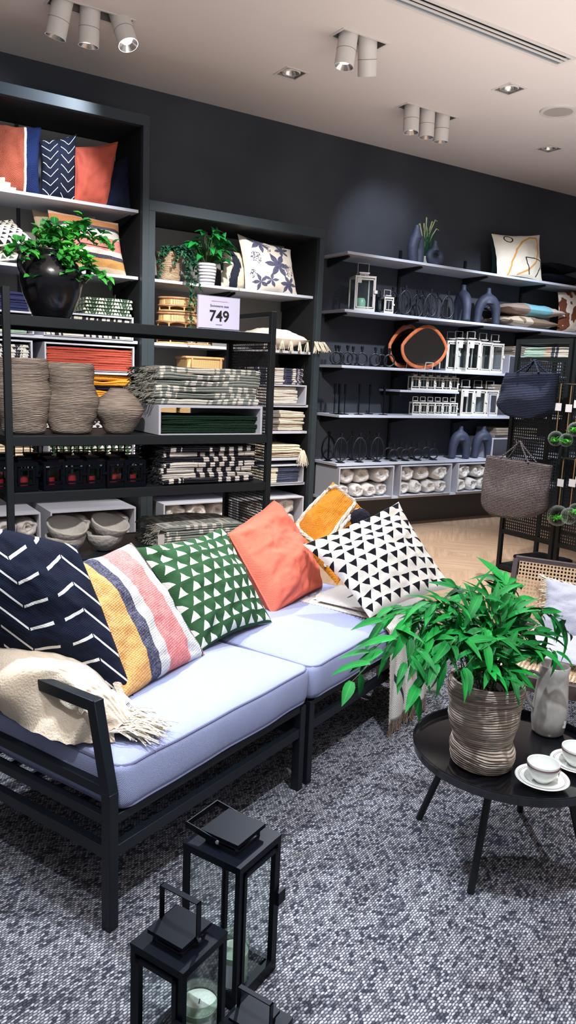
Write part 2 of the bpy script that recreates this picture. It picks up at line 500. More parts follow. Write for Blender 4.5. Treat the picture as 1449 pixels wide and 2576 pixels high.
cabinet(c1a, c1b, 3.30, 'tall dark grey cabinet at the far left with cushions on its top shelf', 1.452,
  [(.70, 2.195, 2.66, 'top shelf of the tall cabinet under the coral and navy cushions'),
   (.70, 2.195, 2.185, 'shelf of the tall cabinet behind the plant in the black urn'),
   (.70, 2.195, 1.714, 'shelf of the tall cabinet under the black and white folded textiles'),
   (.70, 2.195, 1.478, 'shelf of the tall cabinet under the coral folded towels'),
   (.70, 2.195, 1.257, 'shelf of the tall cabinet under the mustard folded throws'),
   (.70, 2.195, 1.029, 'shelf of the tall cabinet partly hidden behind the ribbed vases'),
   (.70, 2.195, .79, 'shelf of the tall cabinet behind the row of small black lanterns'),
   (.70, 2.195, .141, 'lowest shelf of the tall cabinet under the cubbies of duvets')])
cabinet(c2a, c2b, 2.73, 'lower dark grey cabinet with potted plants and floral cushion on top shelf', 3.056,
  [(2.30, 3.053, 2.185, 'cabinet shelf holding the two potted plants'),
   (3.058, 3.78, 2.185, 'cabinet shelf under the floral cushion'),
   (2.30, 3.04, 1.714, 'cabinet shelf under the stacked rattan trays'),
   (3.06, 3.78, 1.714, 'cabinet shelf under the fringed cream cushion'),
   (2.30, 3.78, 1.257, 'cabinet shelf under the cubby of white folded towels'),
   (2.30, 3.78, 1.029, 'cabinet shelf under the beige and grey striped blankets'),
   (2.30, 3.78, .795, 'cabinet shelf under the cream throw with tassels'),
   (2.30, 3.78, .572, 'cabinet shelf under the cubby with blue edged folded textiles'),
   (2.30, 3.78, .141, 'lowest shelf of the lower cabinet under the duvet cubbies')])
# ------------------------------------------------------------------ long wall shelves at right
UPX = [4.25+.03, 5.16, 6.06, 6.96, 7.86, 8.76]
SH = [(2.625, 4.22, 8.8, .4), (2.122, 4.22, 8.8, .4), (1.622, 4.22, 8.8, .4), (1.166, 4.22, 8.8, .4), (.709, 4.22, 8.8, .4), (.365, 4.22, 8.8, .4)]
SHN = ['top wall shelf holding the slate looped vases and line drawing cushion', 'wall shelf holding the largest white lantern and oval candle holders',
  'wall shelf holding the wood framed mirrors', 'wall shelf holding the thin black candlesticks',
  'wall shelf holding oval candle holders and arch vases above the duvet cubbies', 'lowest wall shelf carrying the white cubbies of duvets']
for (z, xa, xb, d), lab in zip(SH, SHN):
    t = thing('wall_shelf', lab, 'shelf', (xa, W-d/2, z-.022))
    x = xa
    while x < xb-.01:
        x2 = min(xb, (4.7+.9) if x == xa else x+.9)
        MB().bx(x, x2-.002, W-d, W-.004, z-.024, z).build('board', m_shelf, t, bevel=.0015); x = x2
    if z > .5:
        for ux in UPX:
            b = MB(); pr = [(W-.02, z-.024), (W-.33, z-.024), (W-.345, z-.04), (W-.1, z-.085), (W-.02, z-.1)]; n = 5
            for sx in (-.012, .012): b.v += [V((ux+sx, a, c)) for a, c in pr]
            b.f += [[0, 1, 2, 3, 4], [9, 8, 7, 6, 5]]+[[i, i+5, (i+1) % 5+5, (i+1) % 5] for i in range(5)]
            b.build('bracket', m_bracket, t, smooth=False)
def standards():
    for ux in UPX[1:]:
        b = MB().bx(ux-.013, ux+.013, W-.022, W-.001, .3, 2.78)
        t = b.build('shelf_standard', m_bracket, smooth=False)
        for k in range(2):
            pass
        tag(t, 'black slotted steel upright carrying the long wall shelves', 'shelf upright', 'uprights of the long wall shelves')
        s = MB()
        for i in range(60):
            for dx in (-.005, .005): s.bx(ux+dx-.0018, ux+dx+.0018, W-.0235, W-.022, .34+i*.04, .355+i*.04)
        s.build('slots', M('slot_black', C(5, 5, 6), .9) if ux == UPX[1] else bpy.data.materials['slot_black'], t, smooth=False)
standards()
sm = thing('wall_shelf', 'short white shelf between two tiers, holding a row of small white lanterns', 'shelf', (5.5, W-.2, 1.37))
zsm = at(1100, 984, y=W-.33).z
xl = at(1007, 980, y=W-.33).x; xr = at(1155, 986, y=W-.33).x
MB().bx(xl, xr, W-.33, W-.004, zsm-.02, zsm).build('board', m_shelf, sm, bevel=.0015)
for ux in (xl+.03, xr-.05): MB().bx(ux-.01, ux+.01, W-.3, W-.01, zsm-.06, zsm-.02).build('bracket', m_bracket, sm, smooth=False)
# ------------------------------------------------------------------ perforated panels
def holes(w, h, px, py, fx, fy, mp, diag=False):
    """sheet of width w, height h with a grid of real slots; mp maps (a,b) to a point"""
    nx = int(w/px); ny = int(h/py); xs = [0.]; ys = [0.]
    for i in range(nx): c = (i+.5)*w/nx; xs += [c-fx/2, c+fx/2]
    for j in range(ny): c = (j+.5)*h/ny; ys += [c-fy/2, c+fy/2]
    xs.append(w); ys.append(h); b = MB(); nX = len(xs)
    for y in ys:
        for x in xs: b.v.append(V(mp(x, y)))
    for j in range(len(ys)-1):
        for i in range(nX-1):
            if i % 2 == 1 and j % 2 == 1: continue
            k = j*nX+i; b.f.append([k, k+1, k+1+nX, k+nX])
    return b
# ------------------------------------------------------------------ near display rack
RY, RX0, RX1, RD = 3.5, .762, 2.14, .5
RZ = [1.715, 1.187, .93, .60]
rk = thing('display_rack', 'black steel display rack holding the urn, ribbed vases and small lanterns', 'display rack', ((RX0+RX1)/2, RY+RD/2, 0))
for x in (RX0, RX1-.03):
    for y in (RY, RY+RD-.03): MB().bx(x, x+.03, y, y+.03, 0, 1.83).build('post', m_rack, rk, bevel=.0015)
    MB().bx(x, x+.03, RY+.03, RY+RD-.03, 1.805, 1.83).build('top_bar', m_rack, rk, bevel=.0015)
    MB().bx(x, x+.03, RY+.03, RY+RD-.03, .05, .08).build('side_bar', m_rack, rk, bevel=.0015)
for z in RZ:
    s = MB().bx(RX0+.03, RX1-.03, RY+.004, RY+.028, z-.045, z).build('shelf_rail', m_rack, rk, bevel=.0015)
    MB().bx(RX0+.03, RX1-.03, RY+RD-.03, RY+RD-.008, z-.045, z).build('shelf_rail', m_rack, rk)
    MB().bx(RX0+.004, RX1-.004, RY+.03, RY+RD-.03, z-.02, z-.002).build('shelf_board', m_rack, rk)
    for x in (RX0+.002, RX1-.026): MB().bx(x, x+.024, RY+.03, RY+RD-.03, z-.045, z-.021).build('side_rail', m_rack, rk)
px = RX1-.012
b = holes(RD-.06, 1.715-.045-.645, .0145, .0155, .0085, .0095, lambda a, c: (RX1-.012, RY+.03+a, .645+c))
b.build('perforated_panel', m_rack, rk, smooth=False, solid=.0015)
MB().bx(RX1-.026, RX1-.004, RY+.03, RY+RD-.03, .62, .645).build('panel_rail', m_rack, rk)
# price sign
sg = thing('price_sign', 'small white price card reading 749 standing on the display rack', 'sign')
a = at(499, 820, y=3.505); c_ = at(602, 829, y=3.505); sg.location = (a.x, 3.51, 1.715)
x0, x1 = a.x, c_.x; zt = at(550, 747, y=3.505).z; 
MB().bx(x0-.004, x1+.004, 3.512, 3.516, 1.7155, zt+.004).build('card_holder', M('clear_acrylic', C(205, 208, 225), .1, alpha=.35), sg, smooth=False)
MB().bx(x0, x1, 3.508, 3.511, 1.722, zt).build('card', M('sign_card', C(214, 212, 238), .5), sg, smooth=False)
def text(s, size, x, y, z, par, mat, rz=0., rx=pi/2, name='lettering', align='CENTER', bold=0.):
    cu = bpy.data.curves.new(name, 'FONT'); cu.body = s; cu.size = size; cu.align_x = align; cu.align_y = 'CENTER'; cu.offset = bold; cu.extrude = .0003
    cu.materials.append(mat)
    o = bpy.data.objects.new(name, cu); COL.objects.link(o); o.parent = par
    me = bpy.data.meshes.new_from_object(o); me.name = name; bpy.data.objects.remove(o); bpy.data.curves.remove(cu)
    o = bpy.data.objects.new(name, me); COL.objects.link(o); o.parent = par
    if not me.materials: me.materials.append(mat)
    o.location = V((x, y, z))-wloc(par); o.rotation_euler = (rx, 0, rz); return o
m_ink = M('print_black', C(28, 26, 34), .6)
m_inkr = M('print_red', C(176, 90, 100), .6)
text('749', .075, (x0+x1)/2, 3.5065, (1.72+zt)/2-.018, sg, m_ink, bold=.0013)
text('Stoneware vase', .0165, (x0+x1)/2, 3.5065, (1.72+zt)/2+.033, sg, m_ink)
MB().bx((x0+x1)/2-.045, (x0+x1)/2+.045, 3.5064, 3.508, zt-.022, zt-.021).build('printed_line', m_inkr, sg)
MB().bx((x0+x1)/2-.018, (x0+x1)/2+.018, 3.5064, 3.508, 1.739, 1.7405).build('printed_line', m_ink, sg)
# ------------------------------------------------------------------ sofa
SA = radians(23.0); SO = V((.615, 1.745, 0))
def S(s, t, z=0.): return V((SO.x+s*cos(SA)-t*sin(SA), SO.y+s*sin(SA)+t*cos(SA), z))
MS = Matrix.Rotation(SA, 3, 'Z')
def sbar(b, s0, s1, t0, t1, z0, z1):
    return b.box(S((s0+s1)/2, (t0+t1)/2, (z0+z1)/2), (abs(s1-s0), abs(t1-t0), abs(z1-z0)), rz=SA)
def module(s0, s1, arm, label):
    t = thing('sofa_frame', label, 'sofa', S((s0+s1)/2, .4, 0))
    w = .032; D = .8
    legs = []
    for i, s in enumerate((s0, s1-w)):
        for j, q in enumerate((0, D-w)):
            tall = arm and i == 0
            zt = .412 if tall else .34
            sbar(MB(), s, s+w, q, q+w, .0125, zt).build('leg', m_sofa, t, bevel=.002)
    for q in (0, D-w):
        sbar(MB(), s0+w, s1-w, q+.003, q+w-.003, .318, .345).build('seat_rail', m_sofa, t, bevel=.0015)
        sbar(MB(), s0+w, s1-w, q+.003, q+w-.003, .222, .255).build('stretcher', m_sofa, t, bevel=.0015)
    for s in (s0, s1-w):
        sbar(MB(), s+.003, s+w-.003, w, D-w, .318, .345).build('seat_rail', m_sofa, t, bevel=.0015)
        sbar(MB(), s+.003, s+w-.003, w, D-w, .222, .255).build('stretcher', m_sofa, t, bevel=.0015)
    b = MB()
    for k in range(1, 7): q = w+(D-2*w)*k/7.; sbar(b, s0+w, s1-w, q-.012, q+.012, .327, .337)
    b.build('seat_slats', m_sofa, t)
    if arm:
        e0 = S(s0+w/2, w/2, .402); e1 = V((.610, 1.845, .628))
        MB().bar(e0, e1+V((0, 0, .012)), w*1.05, w, up=(cos(SA), sin(SA), 0)).build('arm_post', m_sofa, t, bevel=.002)
        dt = S(0, 1)-S(0, 0)
        e2 = e1+dt*.62
        MB().bar(e1-dt*.018, e2, w, w).build('arm_rail', m_sofa, t, bevel=.002)
        MB().bar(S(s0+w/2, D-w/2, .40), e2, w, w, up=(cos(SA), sin(SA), 0)).build('arm_post', m_sofa, t, bevel=.002)
        sbar(MB(), s0+.003, s0+w-.003, w, D-w, .40, .428).build('arm_lower_rail', m_sofa, t, bevel=.0015)
    for s in (s0+w/2, s1-w/2):
        MB().bar(S(s, D-w/2, .33), S(s, D+.05, .62), w*.8, w*.8, up=(cos(SA), sin(SA), 0)).build('back_post', m_sofa, t)
    MB().bar(S(s0, D+.05, .62), S(s1, D+.05, .62), w*.8, w*.8).build('back_rail', m_sofa, t)
    MB().bar(S(s0, D+.025, .48), S(s1, D+.025, .48), w*.8, w*.8).build('back_rail', m_sofa, t)
    return t
module(0, .935, True, 'black steel framed sofa module with sloping armrest, nearest the camera')
module(.962, 1.93, False, 'black steel framed armless sofa module beyond the armrest module')
def cushion(s0, s1, t0, t1, z0, z1, label, seed):
    b = MB(); r = .03; n = 28; m_ = 24
    hx, hy, hz = (s1-s0)/2, (t1-t0)/2, (z1-z0)/2; cx, cy, cz = (s0+s1)/2, (t0+t1)/2, (z0+z1)/2
    def pt(ax, u, v):
        a, c = u*2-1, v*2-1
        return {0: (a, c, 1), 1: (a, c, -1), 2: (a, -1, c), 3: (a, 1, c), 4: (-1, a, c), 5: (1, a, c)}[ax]
    def shp(p):
        x, y, z = p
        q = V((x*hx, y*hy, z*hz)); rr = .035
        c = V((max(-hx+rr, min(hx-rr, q.x)), max(-hy+rr, min(hy-rr, q.y)), max(-hz+.02, min(hz-.02, q.z))))
        d = q-c
        if d.length > 1e-6: d = V((d.x/rr, d.y/rr, d.z/.02)).normalized(); q = c+V((d.x*rr, d.y*rr, d.z*.02))
        e = 1-abs(x)**4; f = 1-abs(y)**4
        q.z += (.014*e*f if z > .5 else 0)*(1) + noise.noise(V((q.x*5, q.y*5, seed)))*.006
        bul = (1-z*z)*.008+noise.noise(V((q.x*7, q.y*7, q.z*9+seed)))*.004
        if abs(x) > .99: q.x += bul*(1 if x > 0 else -1)
        if abs(y) > .99: q.y += bul*(1 if y > 0 else -1)
        return S(cx+q.x, cy+q.y, cz+q.z)
    for ax in range(6):
        nu, nv = (n, n) if ax < 2 else (n, 10)
        fl_ = ax in (1, 3, 4)
        b.quadgrid(lambda u, v: shp(pt(ax, u, v)), nu, nv, flip=fl_)
    o = b.build('seat_cushion', m_cush, ang=80)
    bm = bmesh.new(); bm.from_mesh(o.data); bmesh.ops.remove_doubles(bm, verts=bm.verts, dist=.0008); bm.to_mesh(o.data); bm.free()
    o.data.shade_smooth()
    tag(o, label, 'seat cushion')
    for zz, nm in ((z1-.012, 'piping'), (z0+.012, 'piping')):
        P = []
        rr = .05
        for (ccx, ccy, a0) in ((hx-rr, hy-rr, 0), (-hx+rr, hy-rr, 90), (-hx+rr, -hy+rr, 180), (hx-rr, -hy+rr, 270)):
            for k in range(6):
                a = radians(a0+k*18); P.append((ccx+cos(a)*(rr+.000), ccy+sin(a)*rr))
        Q = []
        for i in range(len(P)):
            p, q = V(P[i]), V(P[(i+1) % len(P)])
            nn = max(1, int((q-p).length/.04))
            for k in range(nn): Q.append(p.lerp(q, k/nn))
        pts = []
        for q in Q:
            wz = noise.noise(V((q.x*5, q.y*5, seed)))*.006
            wb = noise.noise(V((q.x*7, q.y*7, (zz-cz)*9+seed)))*.004
            sc = 1+wb/.4
            pts.append(S(cx+q.x*sc, cy+q.y*sc, zz+wz))
        MB().tube(pts, .0042, 6, closed=True).build(nm, m_pipe, o)
    return o
cushion(.036, .945, -.004, .78, .345, .487, 'lavender grey piped seat cushion on the sofa module with armrest', 1.3)
cushion(.955, 1.93, -.012, .78, .345, .487, 'lavender grey piped seat cushion on the armless sofa module', 8.1)
# ------------------------------------------------------------------ ceiling fittings
m_trim = M('fitting_trim', C(214, 208, 202), .5)
m_hole = M('fitting_recess', C(120, 112, 104), .9)
m_lens = M('lamp_lens', C(230, 235, 255), .2, emit=((.85, .92, 1, 1), 9.))
m_refl = M('lamp_reflector', C(210, 205, 200), .25, metal=.9)
def recess(t, x0, x1, y0, y1, mat=None):
    b = MB(); z1 = CZ+.11
    b.poly([(x0, y0, z1), (x0, y1, z1), (x1, y1, z1), (x1, y0, z1)])
    for (a, c) in (((x0, y0), (x1, y0)), ((x1, y0), (x1, y1)), ((x1, y1), (x0, y1)), ((x0, y1), (x0, y0))):
        b.poly([(*a, CZ), (*c, CZ), (*c, z1), (*a, z1)])
    b.build('recess', mat or m_hole, t, smooth=False)
    f = MB(); w = .016
    f.bx(x0-w, x1+w, y0-w, y0, CZ-.004, CZ+.002); f.bx(x0-w, x1+w, y1, y1+w, CZ-.004, CZ+.002)
    f.bx(x0-w, x0, y0, y1, CZ-.004, CZ+.002); f.bx(x1, x1+w, y0, y1, CZ-.004, CZ+.002)
    f.build('trim_frame', m_trim, t, smooth=False)
def heads(name, label, x0, x1, y0, y1, hs, glow):
    t = thing(name, label, 'ceiling light', ((x0+x1)/2, (y0+y1)/2, CZ), None)
    recess(t, x0, x1, y0, y1)
    for (x, dx, dy), g_ in zip(hs, glow):
        c0 = V((x, (y0+y1)/2, CZ+.06)); d = V((dx, dy, -1)).normalized(); c1 = c0+d*.25
        b = MB().tube([c0, c1], .064, 28, caps=False)
        a = d.orthogonal().normalized()
        h = b.build('lamp_head', m_trim, t)
        MB().tube([c0+d*.15, c0+d*.1525], .0648, 28).build('seam', m_hole, h)
        MB().tube([c1-d*.03, c1], [.03, .060], 28, caps=False).build('reflector', m_refl, h)
        MB().tube([c1-d*.032, c1-d*.028], .034 if not g_ else .05, 24).build('lens', m_lens, h)
        MB().tube([c0+d*.002, c0+d*.004], .063, 24).build('cap', m_trim, h)
heads('triple_spotlight', 'recessed ceiling spotlight with three white heads above the tall cabinet', 1.43, 1.94, 5.065, 5.185, [(1.52, -.18, .2), (1.685, -.02, .12), (1.86, .16, -.42)], [0, 0, 1])
heads('double_spotlight', 'recessed ceiling spotlight with two white heads, nearest the vent', 3.07, 3.42, 4.335, 4.465, [(3.16, -.12, .0), (3.31, .28, .3)], [0, 0])
heads('triple_spotlight', 'recessed ceiling spotlight with three white heads above the long wall shelves', 4.25, 4.79, 5.075, 5.195, [(4.35, .0, -.03), (4.52, .04, .03), (4.69, .06, .08)], [0, 0, 0])
for (x0, x1, y0, y1), lab in (((3.115, 3.275, 5.075, 5.235), 'square recessed downlight left of the others, nearest the dark wall cabinet'), ((4.56, 4.72, 4.29, 4.45), 'square recessed downlight between the vent and the round speaker'), ((5.97, 6.13, 5.06, 5.22), 'square recessed downlight farthest right, close to the back wall')):
    t = thing('downlight', lab, 'ceiling light', ((x0+x1)/2, (y0+y1)/2, CZ)); recess(t, x0, x1, y0, y1, M('downlight_box', C(150, 142, 132), .6) if 'left of' in lab else bpy.data.materials['downlight_box'])
    cx, cy = (x0+x1)/2, (y0+y1)/2
    MB().lathe([(.062, -.012), (.07, -.006), (.07, .03), (.06, .03), (.058, 0)], (cx, cy, CZ+.01), 32, caps=False).build('ring', m_trim, t)
    MB().lathe([(.056, .0), (.046, .02), (.025, .04), (.001, .045)], (cx, cy, CZ+.005), 32, caps=False).build('reflector', m_refl, t)
    MB().lathe([(.0005, .03), (.016, .03)], (cx, cy, CZ+.008), 16, caps=False).build('lens', m_lens, t)
t = thing('ceiling_speaker', 'round flat ceiling speaker at the right edge', 'speaker', (5.29, 4.44, CZ))
MB().lathe([(.145, .0), (.14, -.012), (.115, -.014), (.113, -.006)], (5.29, 4.44, CZ), 48, caps=False).build('rim', m_trim, t)
MB().lathe([(.0005, -.01), (.114, -.01)], (5.29, 4.44, CZ), 48, caps=False).build('grille', M('speaker_grille', C(176, 168, 162), .8, bump=lambda g: g.noise(300, 1), bd=.002), t)
t = thing('air_vent', 'long slotted linear air vent in the ceiling', 'ceiling vent', (3.1, 3.8, CZ))
b = MB(); x0, x1 = 1.6, 4.545
b.bx(x0-.02, x1+.02, 3.71, 3.737, CZ-.006, CZ+.002).bx(x0-.02, x1+.02, 3.853, 3.88, CZ-.006, CZ+.002).bx(x1-.01, x1+.02, 3.737, 3.853, CZ-.006, CZ+.002).bx(x0-.02, x0+.01, 3.737, 3.853, CZ-.006, CZ+.002)
b.build('vent_frame', m_trim, t, smooth=False)
for k in range(2): y = 3.7647+k*.0387; MB().bx(x0+.01, x1-.01, y, y+.020, CZ-.004, CZ+.001).build('vane', m_trim, t, smooth=False)
MB().bx(x0, x1, 3.725, 3.865, CZ+.022, CZ+.09).build('duct_shade', M('duct_shade_black', C(22, 20, 20), .9), t, smooth=False)  # solid black block stands in for the shade behind the vent slots
# ------------------------------------------------------------------ reusable goods
def lantern(name, label, w, h, mat, hx=0, hang=0., f=.010, cap=.62, hh=.10, wire=False, panes=True, group=None):
    """square lantern, base on z=0, door on the -y face, handle pivots on the x faces"""
    t = thing(name, label, 'lantern', (0, 0, 0), group); a = w/2
    MB().bx(-a, a, -a, a, 0, .012).build('base', mat, t, smooth=False)
    b = MB()
    for x in (-a, a-f):
        for y in (-a, a-f): b.bx(x, x+f, y, y+f, .012, h)
    for y in (-a, a-f): b.bx(-a+f, a-f, y, y+f, .012, .012+f).bx(-a+f, a-f, y, y+f, h-f, h)
    for x in (-a, a-f): b.bx(x, x+f, -a+f, a-f, .012, .012+f).bx(x, x+f, -a+f, a-f, h-f, h)
    b.build('frame', mat, t, smooth=False)
    d = MB(); e = f*.8; q = f*1.25
    d.bx(-a+q, a-q, -a-e*.3, -a+e, .03, .03+e).bx(-a+q, a-q, -a-e*.3, -a+e, h-.02-e, h-.02).bx(-a+q, -a+q+e, -a-e*.3, -a+e, .03, h-.02).bx(a-q-e, a-q, -a-e*.3, -a+e, .03, h-.02)
    do = d.build('door', mat, t, smooth=False)
    MB().bx(a-q-.002, a+.012*w/.17, -a-.012*w/.17, -a-e*.3, h*.52, h*.52+.035*h/.37).build('latch', mat, do, smooth=False)
    if panes:
        for (x0, x1, y0, y1) in ((-a+f, a-f, -a+f*.5, -a+f*.5+.0008), (-a+f, a-f, a-f*.5, a-f*.5+.0008), (-a+f*.5, -a+f*.5+.0008, -a+f, a-f), (a-f*.5, a-f*.5+.0008, -a+f, a-f)):
            xx = (x0+x1)/2; yy = (y0+y1)/2
            if x1-x0 > y1-y0: P = [(x0, yy, .014), (x1, yy, .014), (x1, yy, h), (x0, yy, h)]
            else: P = [(xx, y0, .014), (xx, y1, .014), (xx, y1, h), (xx, y0, h)]
            MB().poly(P).build('glass_pane', m_glass, t, smooth=False)
    MB().bx(-a-.001, a+.001, -a-.001, a+.001, h, h+.006).build('roof_plate', mat, t, smooth=False)
    n = w*cap*.42; s = w*.07
    nk = MB()
    for x in (-n, n-s*.5):
        for y in (-n, n-s*.5): nk.bx(x, x+s*.5, y, y+s*.5, h+.006, h+.006+s*1.8)
    nk.bx(-n, n, -n, n, h+.006, h+.012)
    nk.bx(-n, n, -n, n, h+.004+s*1.2, h+.006+s*1.8)
    nk.build('vent_collar', m_chrome if not wire else mat, t, smooth=False)
    zc = h+.006+s*1.8; c = w*cap/2
    MB().bx(-c, c, -c, c, zc, zc+.010*w/.17).build('cap_plate', mat, t, smooth=False)
    # handle: strap turned about the pivots
    zp = zc-.004; sw = .004 if wire else .016*w/.17; st = .004 if wire else .0025
    P = [V((-c-.003, 0, 0)), V((-c-.003, 0, hh)), V((c+.003, 0, hh)), V((c+.003, 0, 0))]
    Rm = Matrix.Rotation(hang, 3, 'X'); P = [Rm @ p + V((0, 0, zp)) for p in P]; sd = Rm @ V((0, 1, 0))
    b = MB()
    for p, q_ in zip(P, P[1:]):
        dd = (q_-p).normalized(); b.bar(p-dd*st/2, q_+dd*st/2, sw, st, up=sd.cross(dd))
    hd = b.build('handle', mat, t, smooth=False)
    if not wire:
        for x in (-c-.006, c+.006): MB().cyl((x-.002, 0, zp+.004), (x+.002, 0, zp+.004), .005, n=10).build('screw', m_chrome, hd)
    return t
m_tagp = M('tag_paper', C(190, 186, 180), .7)
def add_tag(t, p, w=.035, h=.05, rz=0., ry=0.):
    MB().box(p, (w, .001, h), rot=Matrix.Rotation(rz, 3, 'Z') @ Matrix.Rotation(ry, 3, 'Y')).build('price_tag', m_tagp, t, smooth=False)
def oval_holder():
    t = thing('candle_holder', '-', 'candle holder')
    MB().lathe([(.001, 0), (.045, 0), (.046, .004), (.03, .009), (.008, .012), (.001, .012)], n=24).build('base', m_dark, t)
    P = []
    for k in range(28):
        a = 2*pi*k/28; r = 1.
        x = .068*sin(a)*(1+.12*cos(a)); z = .125-.113*cos(a)*(1 - .0*abs(sin(a)))
        P.append((x, 0, z+.004))
    MB().tube(P, .0085, 8, closed=True).build('ring', m_dark, t)
    MB().cyl((0, 0, .012), (0, 0, .24), .0075, n=10).build('stem', m_dark, t)
    MB().lathe([(.007, .235), (.010, .245), (.009, .262), (.016, .275), (.017, .288), (.012, .288)], n=16).build('cup', m_dark, t)
    return t
def ring_holder():
    t = thing('candle_holder', '-', 'candle holder')
    MB().lathe([(.001, 0), (.046, 0), (.047, .004), (.03, .009), (.008, .012), (.001, .012)], n=24).build('base', m_dark, t)
    MB().tube([(.052*sin(2*pi*k/28), 0, .066-.055*cos(2*pi*k/28)) for k in range(28)], .0085, 8, closed=True).build('ring', m_dark, t)
    MB().lathe([(.009, .118), (.008, .142), (.015, .158), (.015, .182), (.012, .182)], n=16).build('cup', m_dark, t)
    return t
def stick():
    t = thing('candlestick', '-', 'candlestick')
    MB().lathe([(.001, 0), (.044, 0), (.045, .004), (.008, .008), (.001, .008)], n=24).build('base', m_blk, t)
    MB().cyl((0, 0, .006), (0, 0, .2), .0045, n=10).build('stem', m_blk, t)
    MB().lathe([(.005, .18), (.011, .185), (.0125, .285), (.010, .285)], n=16).build('cup', m_blk, t)
    return t
def arch_vase(h=.33, w=.24, name='arch_vase', neckx=0., legsplay=1.):
    b = MB()
    P = []; Rr = []
    for k in range(17):
        a = pi*k/16; x = -cos(a)*(w*.5-.045)*(1 if True else 1); z = .06+sin(a)**.8*(h*.52)
        P.append((x, 0, z)); Rr.append(.042+.018*sin(a))
    P = [(P[0][0]*1.05, 0, .0)] + P + [(P[-1][0]*1.05, 0, .0)]; Rr = [.042]+Rr+[.042]
    b.tube(P, Rr, 18, flat=1.0)
    b.tube([(neckx, 0, h*.55), (neckx, 0, h*.72), (neckx, 0, h*.84), (neckx, 0, h*.93), (neckx, 0, h)], [.07, .05, .03, .024, .026], 18)
    o = b.build(name, m_slate); fuse(o, .008); return o
def cubby(label, x0, x1, y0, y1, z0, z1, group=None, mat=None):
    t = thing('storage_cubby', label, 'storage box', ((x0+x1)/2, (y0+y1)/2, z0), group); k = .012; mat = mat or m_box
    MB().bx(x0, x0+k, y0, y1, z0, z1).build('side_panel', mat, t, bevel=.001)
    MB().bx(x1-k, x1, y0, y1, z0, z1).build('side_panel', mat, t, bevel=.001)
    MB().bx(x0+k, x1-k, y0, y1, z1-k, z1).build('top_panel', mat, t, bevel=.001)
    MB().bx(x0+k, x1-k, y0, y1, z0, z0+.004).build('bottom_panel', mat, t)
    MB().bx(x0+k, x1-k, y1-k, y1, z0+.004, z1-k).build('back_panel', mat, t)
    return t
m_duvet = M('duvet_cotton', C(238, 234, 230), .85, var=.04, vs=9., bump=lambda g: g.noise(14, 4), bd=.012)
m_film = bpy.data.materials.new('clear_plastic_film'); m_film.use_nodes = True
_n = m_film.node_tree; _n.nodes.clear(); _o = _n.nodes.new('ShaderNodeOutputMaterial'); _m = _n.nodes.new('ShaderNodeMixShader')
_t = _n.nodes.new('ShaderNodeBsdfTransparent'); _g = _n.nodes.new('ShaderNodeBsdfGlossy'); _g.inputs['Roughness'].default_value = .12
_b = _n.nodes.new('ShaderNodeBump'); _b.inputs['Distance'].default_value = .02; _z = _n.nodes.new('ShaderNodeTexNoise'); _z.inputs['Scale'].default_value = 26; _z.inputs['Detail'].default_value = 3
_n.links.new(_z.outputs[0], _b.inputs['Height']); _n.links.new(_b.outputs[0], _g.inputs['Normal']); _m.inputs[0].default_value = .24
_n.links.new(_t.outputs[0], _m.inputs[1]); _n.links.new(_g.outputs[0], _m.inputs[2]); _n.links.new(_m.outputs[0], _o.inputs[0])
def duvet(seed, rx=.105, rz=.085, ln=.42):
    def mk():
        t = thing('rolled_duvet', '-', 'duvet')
        rows = [(.02, .06), (.18, .03), (.30, .006), (.42, .022), (.55, -.002), (.72, -.006), (.88, .012), (.98, .045), (1.03, .09), (1.02, .16), (1.0, .25), (1.0, .34), (.95, .4), (.6, .42)]
        nz = lambda x, y, z: noise.noise(V((x, y, z)))
        def fn(sc, am):
            def f(u, v):
                i = v*(len(rows)-1); j = int(min(i, len(rows)-2)); q = i-j
                r = rows[j][0]*(1-q)+rows[j+1][0]*q; y = rows[j][1]*(1-q)+rows[j+1][1]*q
                a = 2*pi*u
                front = max(0., 1-y/.14)
                r2 = r*(1+.07*am*sin(5*a+seed*2+r*6)*front+.10*nz(cos(a)*1.4+seed, sin(a)*1.4, y*7))
                x = cos(a)*abs(cos(a))**-.12*r2*rx if abs(cos(a)) > .01 else 0.
                z = sin(a)*r2*rz
                yy = y + .022*nz(x*22+seed*3, z*22, seed) + .01*sin(6*a+r*9+seed)*front*r
                return (x*sc, yy*(ln/.42)-(.012 if sc > 1 else 0), z*sc+rz)
            return f
        MB().quadgrid(fn(1., 1.), 28, 24, cu=True).build('duvet_roll', m_duvet, t, ang=180)
        MB().quadgrid(fn(1.045, 1.6), 22, 12, cu=True).build('plastic_wrap', m_film, t, ang=180)
        return t
    return Proto(mk)
DV = [duvet(.7), duvet(3.1), duvet(5.9)]
def duvets(x0, x1, y, z0, rows, place, w=None):
    """rows = counts per row; lower row first"""
    for r, n in enumerate(rows):
        for k in range(n):
            pitch = (x1-x0)/n
            x = x0+pitch*(k+.5); sc_ = min(pitch/.215, .9)
            row = ('lower' if r == 0 else 'upper') if len(rows) == 2 else 'only'
            DV[(k+r+int(x0*7)) % 3].put((x+RN.uniform(-.008, .008), y+RN.uniform(0, .05), z0+r*.148*sc_+.002), RN.uniform(-.12, .12),
               f'plastic wrapped rolled duvet, {NTH[k]} from left, {row} row, {place}', 'rolled duvets in plastic in the cubbies', sc=sc_)
